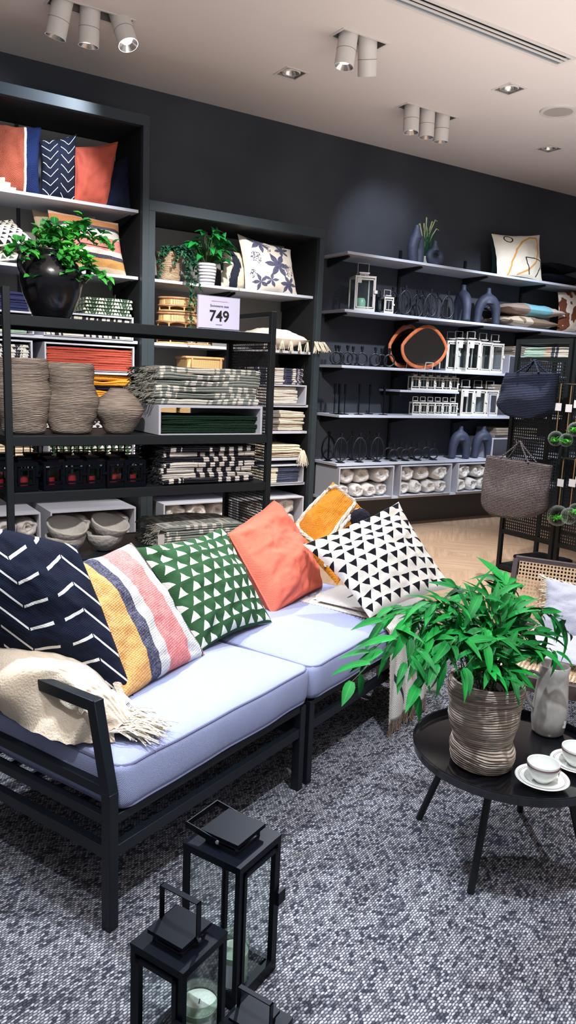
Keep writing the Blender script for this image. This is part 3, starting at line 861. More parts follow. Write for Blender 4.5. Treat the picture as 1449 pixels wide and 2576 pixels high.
def folded(seed, w, d, t, mat, name='folded_textile', loops=True, sag=.25, crease=.18, label='-', cat='textile', wav=1.):
    """one folded cloth: front fold at y=0, runs to y=d, thickness t"""
    nx = max(12, int(w/.03)); prof = []
    for k in range(9):
        a = -pi/2 - pi*k/8; prof.append((.5*t+cos(a)*.5*t*(1.)*1., .5*t+sin(a)*.5*t*1.))
    # from bottom front around the fold to top
    ring = [(d, 0.), (d*.5, 0.)] + [(.55*t*(1-sin(pi*k/8)), .5*t-.5*t*cos(pi*k/8)) for k in range(9)] + [(d*.5, t), (d, t)]
    ring[6] = (ring[6][0]+crease*t, ring[6][1])
    m_ = len(ring); cum = [0.]
    for p, q in zip(ring, ring[1:]): cum.append(cum[-1]+hypot(q[0]-p[0], q[1]-p[1]))
    b = MB(); nz = lambda x, y: noise.noise(V((x, y, seed*3.7)))
    for i in range(nx+1):
        u = i/nx; x = (u-.5)*w
        for (y, z) in ring:
            e = min(1., (1-abs(2*u-1))*12)**.5
            zz = z*(.86+.14*e) + t*sag*nz(x*5, y*5)*(z/t) + t*.08*nz(x*23, y*9)
            yy = y + t*.45*wav*nz(x*4+9, z*8)
            b.v.append(V((x+t*.3*wav*nz(z*30, y*6), yy, max(zz, -.0))))
    for i in range(nx):
        for j in range(m_-1):
            b.uv[len(b.f)] = [(i/nx, cum[j]/.5), (i/nx, cum[j+1]/.5), ((i+1)/nx, cum[j+1]/.5), ((i+1)/nx, cum[j]/.5)]
            b.f.append([i*m_+j, i*m_+j+1, (i+1)*m_+j+1, (i+1)*m_+j][::-1])
    b.f.append(list(range(m_))); b.f.append([nx*m_+j for j in range(m_)][::-1])
    o = b.build(name, mat, ang=60, origin=(0, 0, 0)); tag(o, label, cat); return o
SEED = [0]
def stack(n, xa, xb, y, d, z, tot, mats, what, where, name='folded_textile', cat='towel', jit=.012, rot=.02, crease=.18, sag=.25, fringe=None, topextra=0.):
    """n individually folded cloths one on another between xa and xb; returns list, bottom first"""
    w = xb-xa; t = tot/n; out = []
    mats = mats if isinstance(mats, list) else [mats]
    pro = []
    for k in range(n):
        SEED[0] += 1
        if k < 3 or len(mats) > 1:
            o = folded(SEED[0], w, d, t*1.04, mats[k % len(mats)], name, crease=crease, sag=sag, cat=cat); pro.append(o)
        else:
            o = pro[k % 3].copy(); COL.objects.link(o)
        i = n-1-k
        o.location = ((xa+xb)/2+RN.uniform(-jit, jit), y+RN.uniform(0, jit), z+k*t+.0008)
        o.rotation_euler = (0, 0, RN.uniform(-rot, rot))
        pos = ORD[i] if n > 1 else 'single'
        if i == n-1 and n > 2: pos = 'bottom'
        tag(o, f'{what}, {pos} of its stack {where}', cat, f'{what}s {where}')
        if fringe:
            f = MB(); Q = random.Random(SEED[0])
            for j in range(26):
                yy = d*Q.random(); zz = t*Q.uniform(.2, .8); x0 = -w/2
                f.tube([(x0, yy, zz), (x0-.02, yy+Q.uniform(-.01, .01), zz+Q.uniform(-.008, .006)), (x0-.045, yy+Q.uniform(-.02, .02), zz-Q.uniform(0, .02))], .0022, 4)
            fo = f.build('fringe', fringe, o, local=True)
        out.append(o)
    return out
# ------------------------------------------------------------------ leaves
def leaf(b, p, d, up, L, Wd, bend=.3, n=5, fold=.25, shape='lance'):
    d = V(d).normalized(); up = V(up); sd = d.cross(up)
    if sd.length < .01: sd = d.cross(V((1, .3, 0)))
    sd.normalize(); nr = sd.cross(d).normalized(); k0 = len(b.v)
    for i in range(n+1):
        t = i/n
        if shape == 'lance': w = Wd*sin(pi*min(1, t*.92+.08)**.75)*(1 if t < 1 else 0)
        elif shape == 'heart': w = Wd*(sin(pi*t**.55))*(1 if 0 < t < 1 else 0)
        else: w = Wd*sin(pi*t**.8)**.6 if 0 < t < 1 else 0.
        c = V(p)+d*L*t*(1-.15*bend*t)-nr*bend*L*t*t
        b.v += [c-sd*w*.5+nr*w*fold, c, c+sd*w*.5+nr*w*fold]
    for i in range(n):
        a = k0+i*3
        b.uv[len(b.f)] = [(0, i/n), (.5, i/n), (.5, (i+1)/n), (0, (i+1)/n)]; b.f.append([a, a+1, a+4, a+3])
        b.uv[len(b.f)] = [(.5, i/n), (1, i/n), (1, (i+1)/n), (.5, (i+1)/n)]; b.f.append([a+1, a+2, a+5, a+4])
def mleaf(name, a, b_, c, rough=.45):
    def f(g):
        u, v = g.uv(); x, y, z = g.xyz()
        k = g.mix(g.mapr(g.noise(9, 2), .35, .65), a, b_)
        return g.mix(g.mul((u-.5).ab() < .035)*.4, k, c)
    m = M(name, f, rough, spec=.25); nt = m.node_tree; b = nt.nodes['Principled BSDF']
    b.inputs['Subsurface Weight'].default_value = 0
    return m
m_bamboo = mleaf('bamboo_leaf', C(6, 84, 34), C(12, 132, 48), C(50, 160, 70), .6)
m_pothos = mleaf('glossy_leaf', C(14, 74, 38), C(30, 140, 64), C(70, 170, 90))
m_clover = mleaf('jug_plant_leaf', C(26, 110, 50), C(86, 190, 74), C(130, 215, 95))
m_ivy = mleaf('ivy_leaf', C(18, 58, 46), C(36, 92, 66), C(80, 130, 90))
m_stem = M('plant_stem', C(58, 84, 44), .7)
# ------------------------------------------------------------------ right-hand wall shelves
YR = W-.4
vz = V((at(1047, 652, y=YR+.07).x, YR+.07, 0))
b = MB()
b.tube([(-.035, 0, 0), (-.05, 0, .06), (-.055, 0, .13), (-.04, 0, .2), (-.01, 0, .245), (.025, 0, .21), (.045, 0, .13), (.045, 0, .06), (.04, 0, 0)], [.045, .05, .052, .054, .05, .046, .04, .04, .038], 16)
b.tube([(-.02, 0, .22), (-.015, 0, .28), (-.012, 0, .31), (-.012, 0, .345)], [.06, .04, .028, .027], 16)
o = b.build('looped_vase', m_slate, origin=(0, 0, 0)); fuse(o, .007); o.location = (vz.x, vz.y, 2.627)
tag(o, 'tall slate blue looped vase on the top wall shelf, left of the round one', 'vase')
vz = V((at(1093, 662, y=YR+.09).x, YR+.09, 0))
b = MB().tube([(.072*sin(2*pi*k/24), 0, .085-.055*cos(2*pi*k/24)) for k in range(24)], [.036+.008*cos(2*pi*k/24) for k in range(24)], 16, closed=True)
b.tube([(-.005, 0, .14), (-.005, 0, .18), (-.005, 0, .205), (-.005, 0, .235)], [.05, .03, .021, .021], 16)
b.tube([(0, 0, 0), (0, 0, .03)], .05, 16)
o = b.build('looped_vase', m_slate, origin=(0, 0, 0)); fuse(o, .007); o.location = (vz.x, vz.y, 2.627)
tag(o, 'small round slate blue vase with a hole through it, top wall shelf', 'vase')
p = at(1070, 640, z=2.627); p.y = W-.16; p.x = at(1070, 640, y=W-.16).x
t = thing('grass_plant', 'grassy plant with pale catkins behind the two looped vases', 'plant', (p.x, p.y, 2.627))
MB().lathe([(.001, 0), (.05, 0), (.06, .1), (.055, .1), (.05, .02)], (p.x, p.y, 2.627), 24, caps=False).build('pot', m_white, t)
b = MB(); Q = random.Random(5)
for k in range(70):
    a = Q.uniform(0, 2*pi); s_ = Q.uniform(.1, .9)
    leaf(b, p+V((0, 0, .08)), (cos(a)*s_, sin(a)*s_*.4, 1), (cos(a), sin(a), 0), Q.uniform(.22, .42), .008, Q.uniform(.1, .7), 7)
b.build('foliage', m_ivy, t)
b = MB()
for dx, h, k in ((-.10, .40, -.03), (-.055, .41, -.01), (-.03, .47, .0), (.03, .44, .03), (.06, .46, .05), (.0, .38, -.02), (.08, .38, .06)):
    b.tube([p+V((dx*.1, 0, .08)), p+V((dx*.4, 0, h*.6)), p+V((dx*.8, -.01, h*.82)), p+V((dx+k*.5, -.015, h)), p+V((dx+k, -.02, h-.01))], [.002, .002, .006, .006, .003], 6)
b.build('catkins', M('catkin', C(178, 176, 130), .8), t)
# lanterns on the second shelf
ZL = 2.122
lw = lantern('lantern', 'largest white lantern on the wall shelves, holding a mint candle jar', .2, .31, m_white, f=.012, hh=.10, cap=.5)
p = at(908, 783, y=YR+.13); lw.location = (p.x, p.y, ZL+.001); lw.rotation_euler = (0, 0, -.35)
MB().bx(-.085, -.04, -.103, -.102, .25, .295).build('price_tag', m_tagp, lw, smooth=False, local=True)
t = thing('candle_jar', 'mint green candle jar inside the largest white lantern', 'candle', (p.x-.02, p.y-.01, ZL+.015))
q = wloc(t); MB().lathe([(.001, 0), (.045, 0), (.048, .01), (.048, .08), (.04, .1), (.034, .108), (.001, .108)], q, 28).build('jar', M('mint_glass', C(150, 196, 172), .3), t)
p = at(947, 786, y=YR+.16); l2 = lantern('lantern', 'small black lantern between the white lanterns on the wall shelf', .09, .15, m_blk, f=.007, hh=.05); l2.location = (p.x, p.y, ZL+.001)
p = at(971, 789, y=YR+.08); l3 = lantern('lantern', 'small white lantern right of the small black lantern', .10, .145, m_white, f=.009, hh=.06); l3.location = (p.x, p.y, ZL+.001); l3.rotation_euler = (0, 0, -.2)
OV = Proto(oval_holder); RG = Proto(ring_holder); SK = Proto(stick)
AV = Proto(lambda: tag(arch_vase(.37, .30), '-', 'vase'))
AV2 = Proto(lambda: tag(arch_vase(.345, .25), '-', 'vase'))
def row(P, z, front, back, what, shelf, dy=.2, rz=.4, sc=1., fy=.07, hid=''):
    for i, px_ in enumerate(front):
        p = at(px_, 800, y=YR+fy); P.put((p.x, YR+fy, z+.001), rz, f'{what}, {NTH[i]} from left, front row, {shelf}', None, sc)
    for i, px_ in enumerate(back):
        p = at(px_, 800, y=YR+dy); P.put((max(p.x, 4.29), YR+dy, z+.001), rz, f'{what}, {NTH[i]} from left, back row, {shelf}', None, sc)
def atx(px, py, y): return at(px, py, y=y).x
row(OV, ZL, [1017, 1081, 1124], [985, 1010, 1047, 1062, 1098], 'black oval candle holder', 'the lantern shelf', .24, -.35, .96)
p = atx(1166, 800, YR+.1); AV.put((p, YR+.13, ZL+.001), 1.25, 'slate blue arch vase seen edge-on, beside the oval holders', None)
p = atx(1224, 800, YR+.12); AV.put((p, YR+.12, ZL+.001), -.35, 'slate blue arch vase beside the stacked blue cushion')
row(RG, 1.622, [879, 916, 950, 986], [834, 857, 893, 966], 'black ring candle holder', 'the mirror shelf', .2, -.35, 1.0)
for i, px_ in enumerate([815, 840, 851, 866, 902, 928, 964]):
    yy = YR+(.09 if i in (0, 3, 4, 6) else .2); SK.put((max(4.28, atx(px_, 1036, yy)), yy, 1.167), 0, f'thin black candlestick, {NTH[i]} from the left of the row', None)
row(OV, .709, [875, 924, 970], [818, 838, 905, 950], 'black oval candle holder', 'the shelf above the duvets', .24, -.3, .98)
row(RG, .709, [1013, 1044, 1075, 1116], [1000, 1030, 1060, 1098], 'black ring candle holder', 'the shelf above the duvets', .22, -.3, .96)
for px_, lb in ((1154, 'left'), (1211, 'right')):
    AV2.put((atx(px_, 1148, YR+.1), YR+.1, .71), -.3, f'slate blue arch vase above the duvets, {lb} one of the pair')
# white lanterns
def wl(w, h, hh=.07): return Proto(lambda: lantern('lantern', '-', w, h, m_white, f=.011*w/.17+.002, hh=hh, cap=.55))
WT = wl(.155, .31, .08); WM = wl(.15, .27, .08); WS = wl(.085, .125, .045)
for i, (px_, dy, s) in enumerate(((1128, .25, .98), (1148, .2, 1.), (1178, .1, 1.), (1208, .16, 1.), (1238, .12, .98))):
    q = WT.put((atx(px_, 930, YR+dy), YR+dy, 1.623), -.25+.1*(i % 2), f'tall white lantern, {NTH[i]} from left, right of the mirrors', None, s)
    if i in (1, 2): MB().bx(-.05, -.0, -.081, -.08, .24, .3).build('price_tag', m_tagp, q, smooth=False, local=True)
for i in range(6):
    px_ = 1040+i*19.5; yy = W-.33+.08+.02*(i % 2); WS.put((atx(px_, 980, yy), yy, zsm+.001), -.3, f'small white lantern, {NTH[i]} from left on the short shelf', None, 1.08)
for i in range(6):
    px_ = 1042+i*18.8; WS.put((atx(px_, 1040, YR+.09), YR+.09, 1.167), -.3, f'small white lantern, {NTH[i]} from left under the short shelf', None, 1.0)
for i, (px_, dy) in enumerate(((1165, .09), (1196, .14), (1226, .1))):
    q = WM.put((atx(px_, 1040, YR+dy), YR+dy, 1.167), -.3, f'medium white lantern, {NTH[i]} from left on the candlestick shelf', None)
    if i < 2: MB().bx(-.05, .0, -.081, -.08, .2, .26).build('price_tag', m_tagp, q, smooth=False, local=True)
# mirrors
def mirror(px0, px1, py0, py1, y, label):
    a = at(px0, (py0+py1)/2, y=y); c = at(px1, (py0+py1)/2, y=y); w = (c.x-a.x); h = (py1-py0)/FPX*(at((px0+px1)/2, py1, y=y)-CAM).length*1.0
    t = thing('wall_mirror', label, 'mirror', ((a.x+c.x)/2, y, 1.624)); cx = (a.x+c.x)/2; P = []
    for k in range(48):
        u = 2*pi*k/48; x = sin(u); z = -cos(u)
        wd = 1-.34*max(0, z)-.0; x *= wd
        P.append((x*w*.5-.09*w*z*(-1), z))
    def pt(x, z, s, dy): 
        lean = (z*s+1)*h*.5*.12
        return V((cx+x*s, y+dy+lean, 1.64+(z*s+1)*h*.5*.97))
    MB().tube([pt(x, z, 1, 0) for x, z in P], .013, 8, closed=True, flat=1.4).build('wood_frame', M('mirror_wood', C(196, 98, 40), .35, var=.15, vs=20., coat=.3) if 'mirror_wood' not in bpy.data.materials else bpy.data.materials['mirror_wood'], t)
    b = MB(); b.poly([pt(x, z, .96, -.002) for x, z in P]); b.build('mirror_glass', M('mirror_glass', C(150, 150, 150), .04, metal=1.) if 'mirror_glass' not in bpy.data.materials else bpy.data.materials['mirror_glass'], t, smooth=False)
    s = MB()
    for dx in (-.05, .05):
        s.tube([V((cx+dx, y+.07, 1.626)), V((cx+dx, y-.05, 1.626)), V((cx+dx, y-.06, 1.69))], .004, 6)
    s.tube([V((cx-.05, y-.06, 1.69)), V((cx+.05, y-.06, 1.69))], .004, 6)
    s = s.build('wire_stand', m_white); tag(s, 'white wire stand propping '+('the front mirror' if 'front' in label else 'the rear mirror'), 'stand')
mirror(985, 1068, 815, 918, YR+.2, 'pebble shaped wood framed mirror standing behind the other mirror')
mirror(1017, 1128, 818, 920, YR+.08, 'pebble shaped wood framed mirror in front of the other mirror')
# cubbies with folded goods at the right end of the shelves
for z, za, lab, pxa in ((1.622, 1.62+.2, 'mirror', 1262), (1.166, 1.40, 'candlestick', 1222), (.709, .93, 'arch vase', 1238)):
    x0 = atx(pxa, 900, YR+.02); cubby(f'white cubby at the right end of the {lab} shelf', x0+.12, x0+1.0, YR+.02, W-.03, z+.001, za)
    stack(4, x0+.2, x0+.85, YR+.04, .3, za+.002, .10, fab(f'beige_linen_{lab.split()[0]}', C(150, 140, 128)), 'beige folded textile', f'on the cubby of the {lab} shelf', rot=.08, jit=.02)
# duvet cubbies on the lowest shelf
for i, (pa, pb) in enumerate(((848, 988), (1004, 1132), (1147, 1262))):
    xa, xb = atx(pa+28 if i == 0 else pa, 1255, YR-.02), atx(pb, 1245, YR-.02)
    if i == 0: xa = atx(850, 1255, YR-.02)
    nm = ['left', 'middle', 'right'][i]
    cubby(f'white open cubby of rolled duvets on the lowest wall shelf, {nm} one', xa, xb, YR-.02, W-.03, .367, .675)
    duvets(xa+.02, xb-.02, YR+.0, .372, (4, 3), f'{nm} cubby under the wall shelves')
# ------------------------------------------------------------------ pillows
def pillow(name, label, TL, TR, BR, BL, T, mat, seed, N=44, conc=.055, wr=1., cat='cushion', back=.8, pipe=None, squash=0., ripple=1., group=None):
    TL, TR, BR, BL = [V(p) for p in (TL, TR, BR, BL)]
    nrm = (TR-TL).cross(BL-TL).normalized()
    if nrm.dot(CAM-(TL+BR)/2) < 0: nrm = -nrm
    nz = lambda x, y, z=0.: noise.noise(V((x, y, z+seed*5.1)))
    Q = random.Random(seed*7+1); cr = []
    for cx, cy in ((-1, -1), (1, -1), (1, 1), (-1, 1)):
        for k in range(3): cr.append((cx, cy, Q.uniform(.15, pi/2-.15), Q.uniform(.5, 1.)))
    def pos(a, b, side):
        a2 = a*(1-conc*(1-b*b)*(.6+.8*abs(a))); b2 = b*(1-conc*(1-a*a)*(.6+.8*abs(b)))
        a2 += .018*nz(b*3, a, 1)*(1-b*b); b2 += .018*nz(a*3, b, 2)*(1-a*a)
        u, v = (a2+1)/2, (b2+1)/2
        p = (BL*(1-u)+BR*u)*(1-v)+(TL*(1-u)+TR*u)*v
        e = max(0., (1-a**2)*(1-b**2)); h = e**.45
        lump = 1+.22*nz(a*1.3, b*1.3, 3)-squash*max(0, b)*.5
        h = h*T*lump
        w = 0.
        for cx, cy, an, st in cr:
            dx, dy = (a-cx)*-cx, (b-cy)*-cy; r = hypot(dx, dy)
            if r > 1e-3:
                th = atan2(dy, dx)-an; w -= st*exp(-(th*5)**2)*exp(-(r/.55)**2)*min(1, r*4)
        w = w*.016*wr + (.011*nz(a*3.2+b, b*3.2-a, 4)+.005*nz(a*9, b*9, 5)*ripple)*wr
        w *= min(1., e*5)
        return p + nrm*(h+w)*(1 if side > 0 else -back)
    b = MB()
    g1 = lambda u, v: pos(u*2-1, v*2-1, 1)
    g2 = lambda u, v: pos(u*2-1, v*2-1, -1)
    fl_ = (BR-BL).cross(TL-BL).dot(nrm) < 0
    b.quadgrid(g1, N, N, flip=fl_); b.quadgrid(g2, N//2, N//2, flip=not fl_)
    o = b.build(name, mat, ang=180)
    tag(o, label, cat, group)
    if pipe:
        P = []
        for k in range(24): P.append(pos(-1+2*k/24, -1, 1))
        for k in range(24): P.append(pos(1, -1+2*k/24, 1))
        for k in range(24): P.append(pos(1-2*k/24, 1, 1))
        for k in range(24): P.append(pos(-1, 1-2*k/24, 1))
        MB().tube(P, pipe[1], 6, closed=True).build('piping', pipe[0], o)
    o['_p'] = 0; del o['_p']
    o2 = o; PP[o.name] = pos
    return o
PP = {}
def wallpil(name, label, px, y, T, mat, seed, lean=.1, **k):
    """cushion standing on a shelf: photo corners TL TR BR BL sighted on the leaning plane starting at y"""
    TL, TR, BR, BL = px
    return pillow(name, label, at(*TL, y=y+lean), at(*TR, y=y+lean), at(*BR, y=y), at(*BL, y=y), T, mat, seed, N=30, **k)
f_navch = M('navy_line_print', chevron, .9, bump=weave(900), bd=.001, spec=.15)
f_coral = fab('coral_linen', C(206, 104, 84), 700., .0015, var=.05, vs=20.)
f_coral2 = fab('coral_cotton', C(186, 92, 76), 700., .0015)
f_navy = fab('navy_linen', C(20, 24, 44), 700., .0015)
def kil(g):
    u, v = g.uv()
    c = g.mix(u > .72, C(150, 80, 62), C(222, 216, 204)); c = g.mix(u > .76, c, C(28, 40, 76))
    st = ((v*18).fl()*(1/18.))
    return g.mix(g.mul(u < (.60-st*1.7), v < .3), c, C(222, 214, 196))
YS = W-.53
t1 = 'kilim'
wallpil('cushion', 'terracotta woven cushion with navy border and stepped corner, leftmost on the top shelf', [(-60, 300), (104, 320), (101, 497), (-60, 483)], YS+.06, .07, M('kilim_wool', kil, .95, bump=weave(500), bd=.003, spec=.1), 1)
wallpil('cushion', 'navy cushion with white chevron lines on the top shelf of the tall cabinet', [(98, 353), (193, 337), (190, 508), (101, 497)], YS+.05, .06, M('navy_line_print_shelf', lambda g: chevron(g, n=2., per=.15), .9, spec=.15), 2, lean=.08)
wallpil('cushion', 'coral cushion on the top shelf beside the plain navy cushion', [(186, 371), (296, 357), (274, 524), (188, 508)], YS+.04, .06, f_coral2, 3, lean=.09, pipe=(f_coral2, .004))
wallpil('cushion', 'plain navy cushion at the right end of the top cabinet shelf', [(284, 406), (322, 390), (330, 530), (264, 524)], YS+.03, .06, f_navy, 4, lean=.12)
m_tri = M('black_triangle_print', lambda g: tris(g, C(222, 216, 206), C(34, 34, 38), 8., 9., down=False), .9, spec=.15)
a = at(-20, 560, y=YS+.12)
pillow('cushion', 'black and white triangle cushion lying on the cabinet shelf, at left edge', at(-120, 590, y=YS+.1), at(30, 552, y=YS+.3), at(86, 607, y=YS+.06), at(-60, 632, y=YS-.05), .06, m_tri, 5, N=30)
pillow('cushion', 'triangle print cushion under the other one, behind the plant leaves', at(-120, 632, y=YS+.1), at(30, 620, y=YS+.3), at(60, 652, y=YS+.06), at(-60, 664, y=YS-.02), .05, M('grey_triangle_print', lambda g: tris(g, C(190, 186, 176), C(80, 96, 84), 6., 6.), .9), 6, N=30)
strp = [(0, C(196, 176, 150)), (.08, C(192, 142, 78)), (.22, C(58, 56, 72)), (.29, C(214, 208, 198)), (.38, C(206, 128, 116)), (.62, C(214, 208, 198)), (.76, C(58, 56, 72)), (.82, C(188, 130, 80)), (.94, C(196, 170, 140))]
f_str = M('woven_stripes', stripes([(q, c) for q, c in strp], 1, .02), .95, bump=weave(600), bd=.0015, spec=.1)
wallpil('cushion', 'striped sand, blue and rose cushion behind the plant in the black urn', [(120, 527), (297, 562), (318, 695), (130, 678)], YS+.05, .08, f_str, 7, lean=.1, conc=.03)
wallpil('cushion', 'beige cushion mostly hidden behind the striped cushion in the cabinet', [(80, 527), (240, 545), (250, 690), (95, 672)], YS+.2, .06, fab('beige_cotton', C(176, 158, 132)), 8, lean=.08)
wallpil('cushion', 'dark ikat cushion half hidden behind the floral cushion', [(548, 622), (628, 640), (640, 735), (556, 722)], YS+.14, .07, M('ikat_print', ikat(C(24, 28, 48), C(206, 196, 176), 2.1), .9), 9, lean=.08)
wallpil('cushion', 'cream cushion with blue floral print in the lower cabinet', [(597, 588), (731, 628), (748, 743), (617, 734)], YS+.04, .08, M('floral_print', floral, .85, spec=.2), 10, lean=.1)
wallpil('cushion', 'beige cushion with abstract line drawing on the top wall shelf', [(1236, 588), (1358, 591), (1364, 708), (1250, 692)], YR+.06, .07, M('line_drawing_print', lineart, .9, spec=.15), 11, lean=.12)
wallpil('cushion', 'dark teal cushion behind the line drawing cushion', [(1230, 592), (1350, 592), (1355, 700), (1236, 688)], YR+.18, .05, fab('dark_teal', C(44, 66, 70)), 12, lean=.08)
f_dn = fab('dark_navy_plush', C(12, 16, 30), 300., .004)
def flatpil(label, xa, xb, y0, y1, z0, z1, mat, seed, **k):
    zc = (z0+z1)/2; T = (z1-z0)/2
    return pillow('cushion', label, (xa, y1, zc), (xb, y1, zc), (xb, y0, zc), (xa, y0, zc), T, mat, seed, N=26, back=1., **k)
x0 = atx(1362, 700, YR+.05)
flatpil('upper of two dark navy plush cushions stacked on the top wall shelf', x0, x0+.62, YR+.0, YR+.38, 2.745, 2.86, f_dn, 13)
flatpil('lower of two dark navy plush cushions stacked on the top wall shelf', x0+.0, x0+.66, YR-.01, YR+.38, 2.628, 2.75, f_dn, 14)
x0 = atx(1262, 800, YR+.05); x1 = atx(1420, 800, YR+.0)
def bluef(g):
    u, v = g.uv(); c = g.mix(u > .38, C(150, 132, 122), C(120, 176, 188)); c = g.mix(g.mul(u > .74), c, C(196, 186, 176))
    return g.mix(v > .8, c, C(30, 34, 52))
flatpil('upper stacked cushion with pale blue and beige panels beside the arch vase', x0, x1+.05, YR-.02, YR+.37, 2.245, 2.385, M('blue_beige_panels', bluef, .9), 15)
flatpil('lower stacked beige and brown patch cushion beside the arch vase', x0-.02, x1-.02, YR+.0, YR+.37, 2.124, 2.25, M('beige_patch', lambda g: g.mix(g.noise(6, 1) > .52, C(196, 180, 160), C(132, 112, 92)), .9), 16)
wallpil('cushion', 'brown and white cowhide cushion at the right end of the shelf', [(1403, 735), (1500, 720), (1500, 850), (1400, 832)], YR+.06, .07, M('cowhide', lambda g: g.mix(g.noise(7, 2) > .5, C(206, 194, 180), C(104, 56, 32)), .95, bump=lambda g: g.noise(120, 3), bd=.004), 17)
# fringed cream cushion lying on the lower cabinet's shelf
xa, xb = atx(640, 885, YS-.02), atx(783, 885, YS-.02)
fc = flatpil('cream cushion with fringed ends lying on the shelf of the lower cabinet', xa, xb-.06, YS-.09, YS+.38, 1.716, 1.90, fab('cream_cotton', C(226, 218, 204), 600., .002), 18)
m_fr = fab('cream_fringe', C(222, 212, 194), 500., .001)
def tassels(b, p, L, n, spread, Q, r=.0022, dirv=(0, 0, -1)):
    p = V(p)
    for k in range(n):
        o = V((Q.uniform(-1, 1), Q.uniform(-1, 1), Q.uniform(-.4, .4)))*spread
        d = V(dirv).normalized()
        b.tube([p+o*.3, p+o*.8+d*L*.4, p+o*1.2+d*L*Q.uniform(.8, 1.05)], r, 4)
b = MB(); Q = random.Random(3)
for k in range(7): tassels(b, (xa+.06+k*.085, YS-.085, 1.79), .09, 9, .02, Q)
for k in range(5): tassels(b, (xb-.02+k*.02, YS-.10-k*.004, 1.80), .09, 12, .02, Q, dirv=(.5, -.2, -1))
b.build('fringe', m_fr, fc)
# ------------------------------------------------------------------ cabinet goods
YC = W-.55
def st(n, pa, pb, z, h, mats, what, where, py=900, d=.34, dy=.02, **k):
    return stack(n, atx(pa, py, YC+dy), atx(pb, py, YC+dy), YC+dy, d, z+.001, h, mats, what, where, **k)
def cb(label, pa, pb, z0, z1, py, dy=.01):
    return cubby(label, atx(pa, py, YC+dy), atx(pb, py, YC+dy), YC+dy, W-.06, z0+.001, z1)
f_bw = M('black_white_bands', dash(C(218, 212, 200), C(34, 36, 48), 6., .2, .5, 2.), .9)
f_grt = M('green_white_triangles', lambda g: tris(g, C(52, 76, 58), C(214, 212, 196), 9., 12.), .9)
cb('white cubby behind the urn holding black and white textiles', 110, 336, 1.714, 1.885, 830)
cb('white cubby holding mint and cream towels, left of the urn', -120, 86, 1.714, 1.868, 830)
st(6, 117, 330, 1.719, .145, f_bw, 'black and white banded textile', 'behind the rack bar', py=850, dy=.02)
st(5, 214, 331, 1.886, .125, f_grt, 'green and white triangle textile', 'right of the urn', py=790, dy=.05)
st(7, -90, 73, 1.869, .125, fab('indigo_cotton', C(52, 58, 96)), 'indigo folded towel', 'left of the urn', py=770, dy=.03)
f_mint = M('mint_cream_bands', stripes([(0, C(206, 190, 160)), (.45, C(196, 200, 180)), (.72, C(136, 170, 148))]), .9)
st(6, -90, 72, 1.719, .115, f_mint, 'mint and cream banded towel', 'in the left cubby', py=840)
cb('white cubby holding coral towels', 113, 338, 1.478, 1.67, 938)
cb('white cubby holding navy spotted textiles', -120, 83, 1.478, 1.672, 920)
st(9, 118, 331, 1.483, .155, [f_coral2], 'coral folded towel', 'in the cubby above the vases', py=930, jit=.006, rot=.008)
f_dot = M('navy_spot_print', speck(C(28, 32, 46), C(214, 212, 206), 9., 12., .3), .9)
st(8, -90, 76, 1.483, .155, f_dot, 'navy white spotted textile', 'left of the coral towels', py=920)
f_must = fab('mustard_cotton', C(204, 146, 56), 400., .003); f_nv2 = fab('ink_cotton', C(26, 28, 42), 400., .003)
st(5, 118, 336, 1.258, .185, [f_must, f_must, f_nv2], 'mustard or ink throw', 'behind the ribbed vases', py=1000, crease=.3, sag=.6, jit=.03, rot=.06)
cb('white cubby behind the ribbed vases', 105, 340, 1.029, 1.20, 1070)
st(6, 112, 330, 1.034, .12, f_dot, 'navy spotted cloth', 'behind the round ribbed vase', py=1080)
cb('white cubby behind the row of small black lanterns', 122, 340, .79, .985, 1150)
st(6, 128, 330, .795, .15, f_grt, 'green white triangle cloth', 'behind the small black lanterns', py=1150)
st(4, -30, 82, .791, .17, fab('beige_blanket', C(206, 190, 168), 400., .002), 'beige folded blanket', 'left of the green cloths', py=1150, sag=.5)
cb('white open cubby of duvets behind the paper bowls, right one', 127, 342, .141, .447, 1285, dy=-.03)
cb('white open cubby of duvets behind the paper bowls, left one', -100, 102, .141, .447, 1285, dy=-.03)
duvets(atx(135, 1285, YC), atx(335, 1285, YC), YC-.0, .15, (4, 4), 'cubby behind the paper bowls')
duvets(atx(-80, 1285, YC), atx(100, 1285, YC), YC-.02, .15, (3, 3), 'leftmost cubby of the tall cabinet')
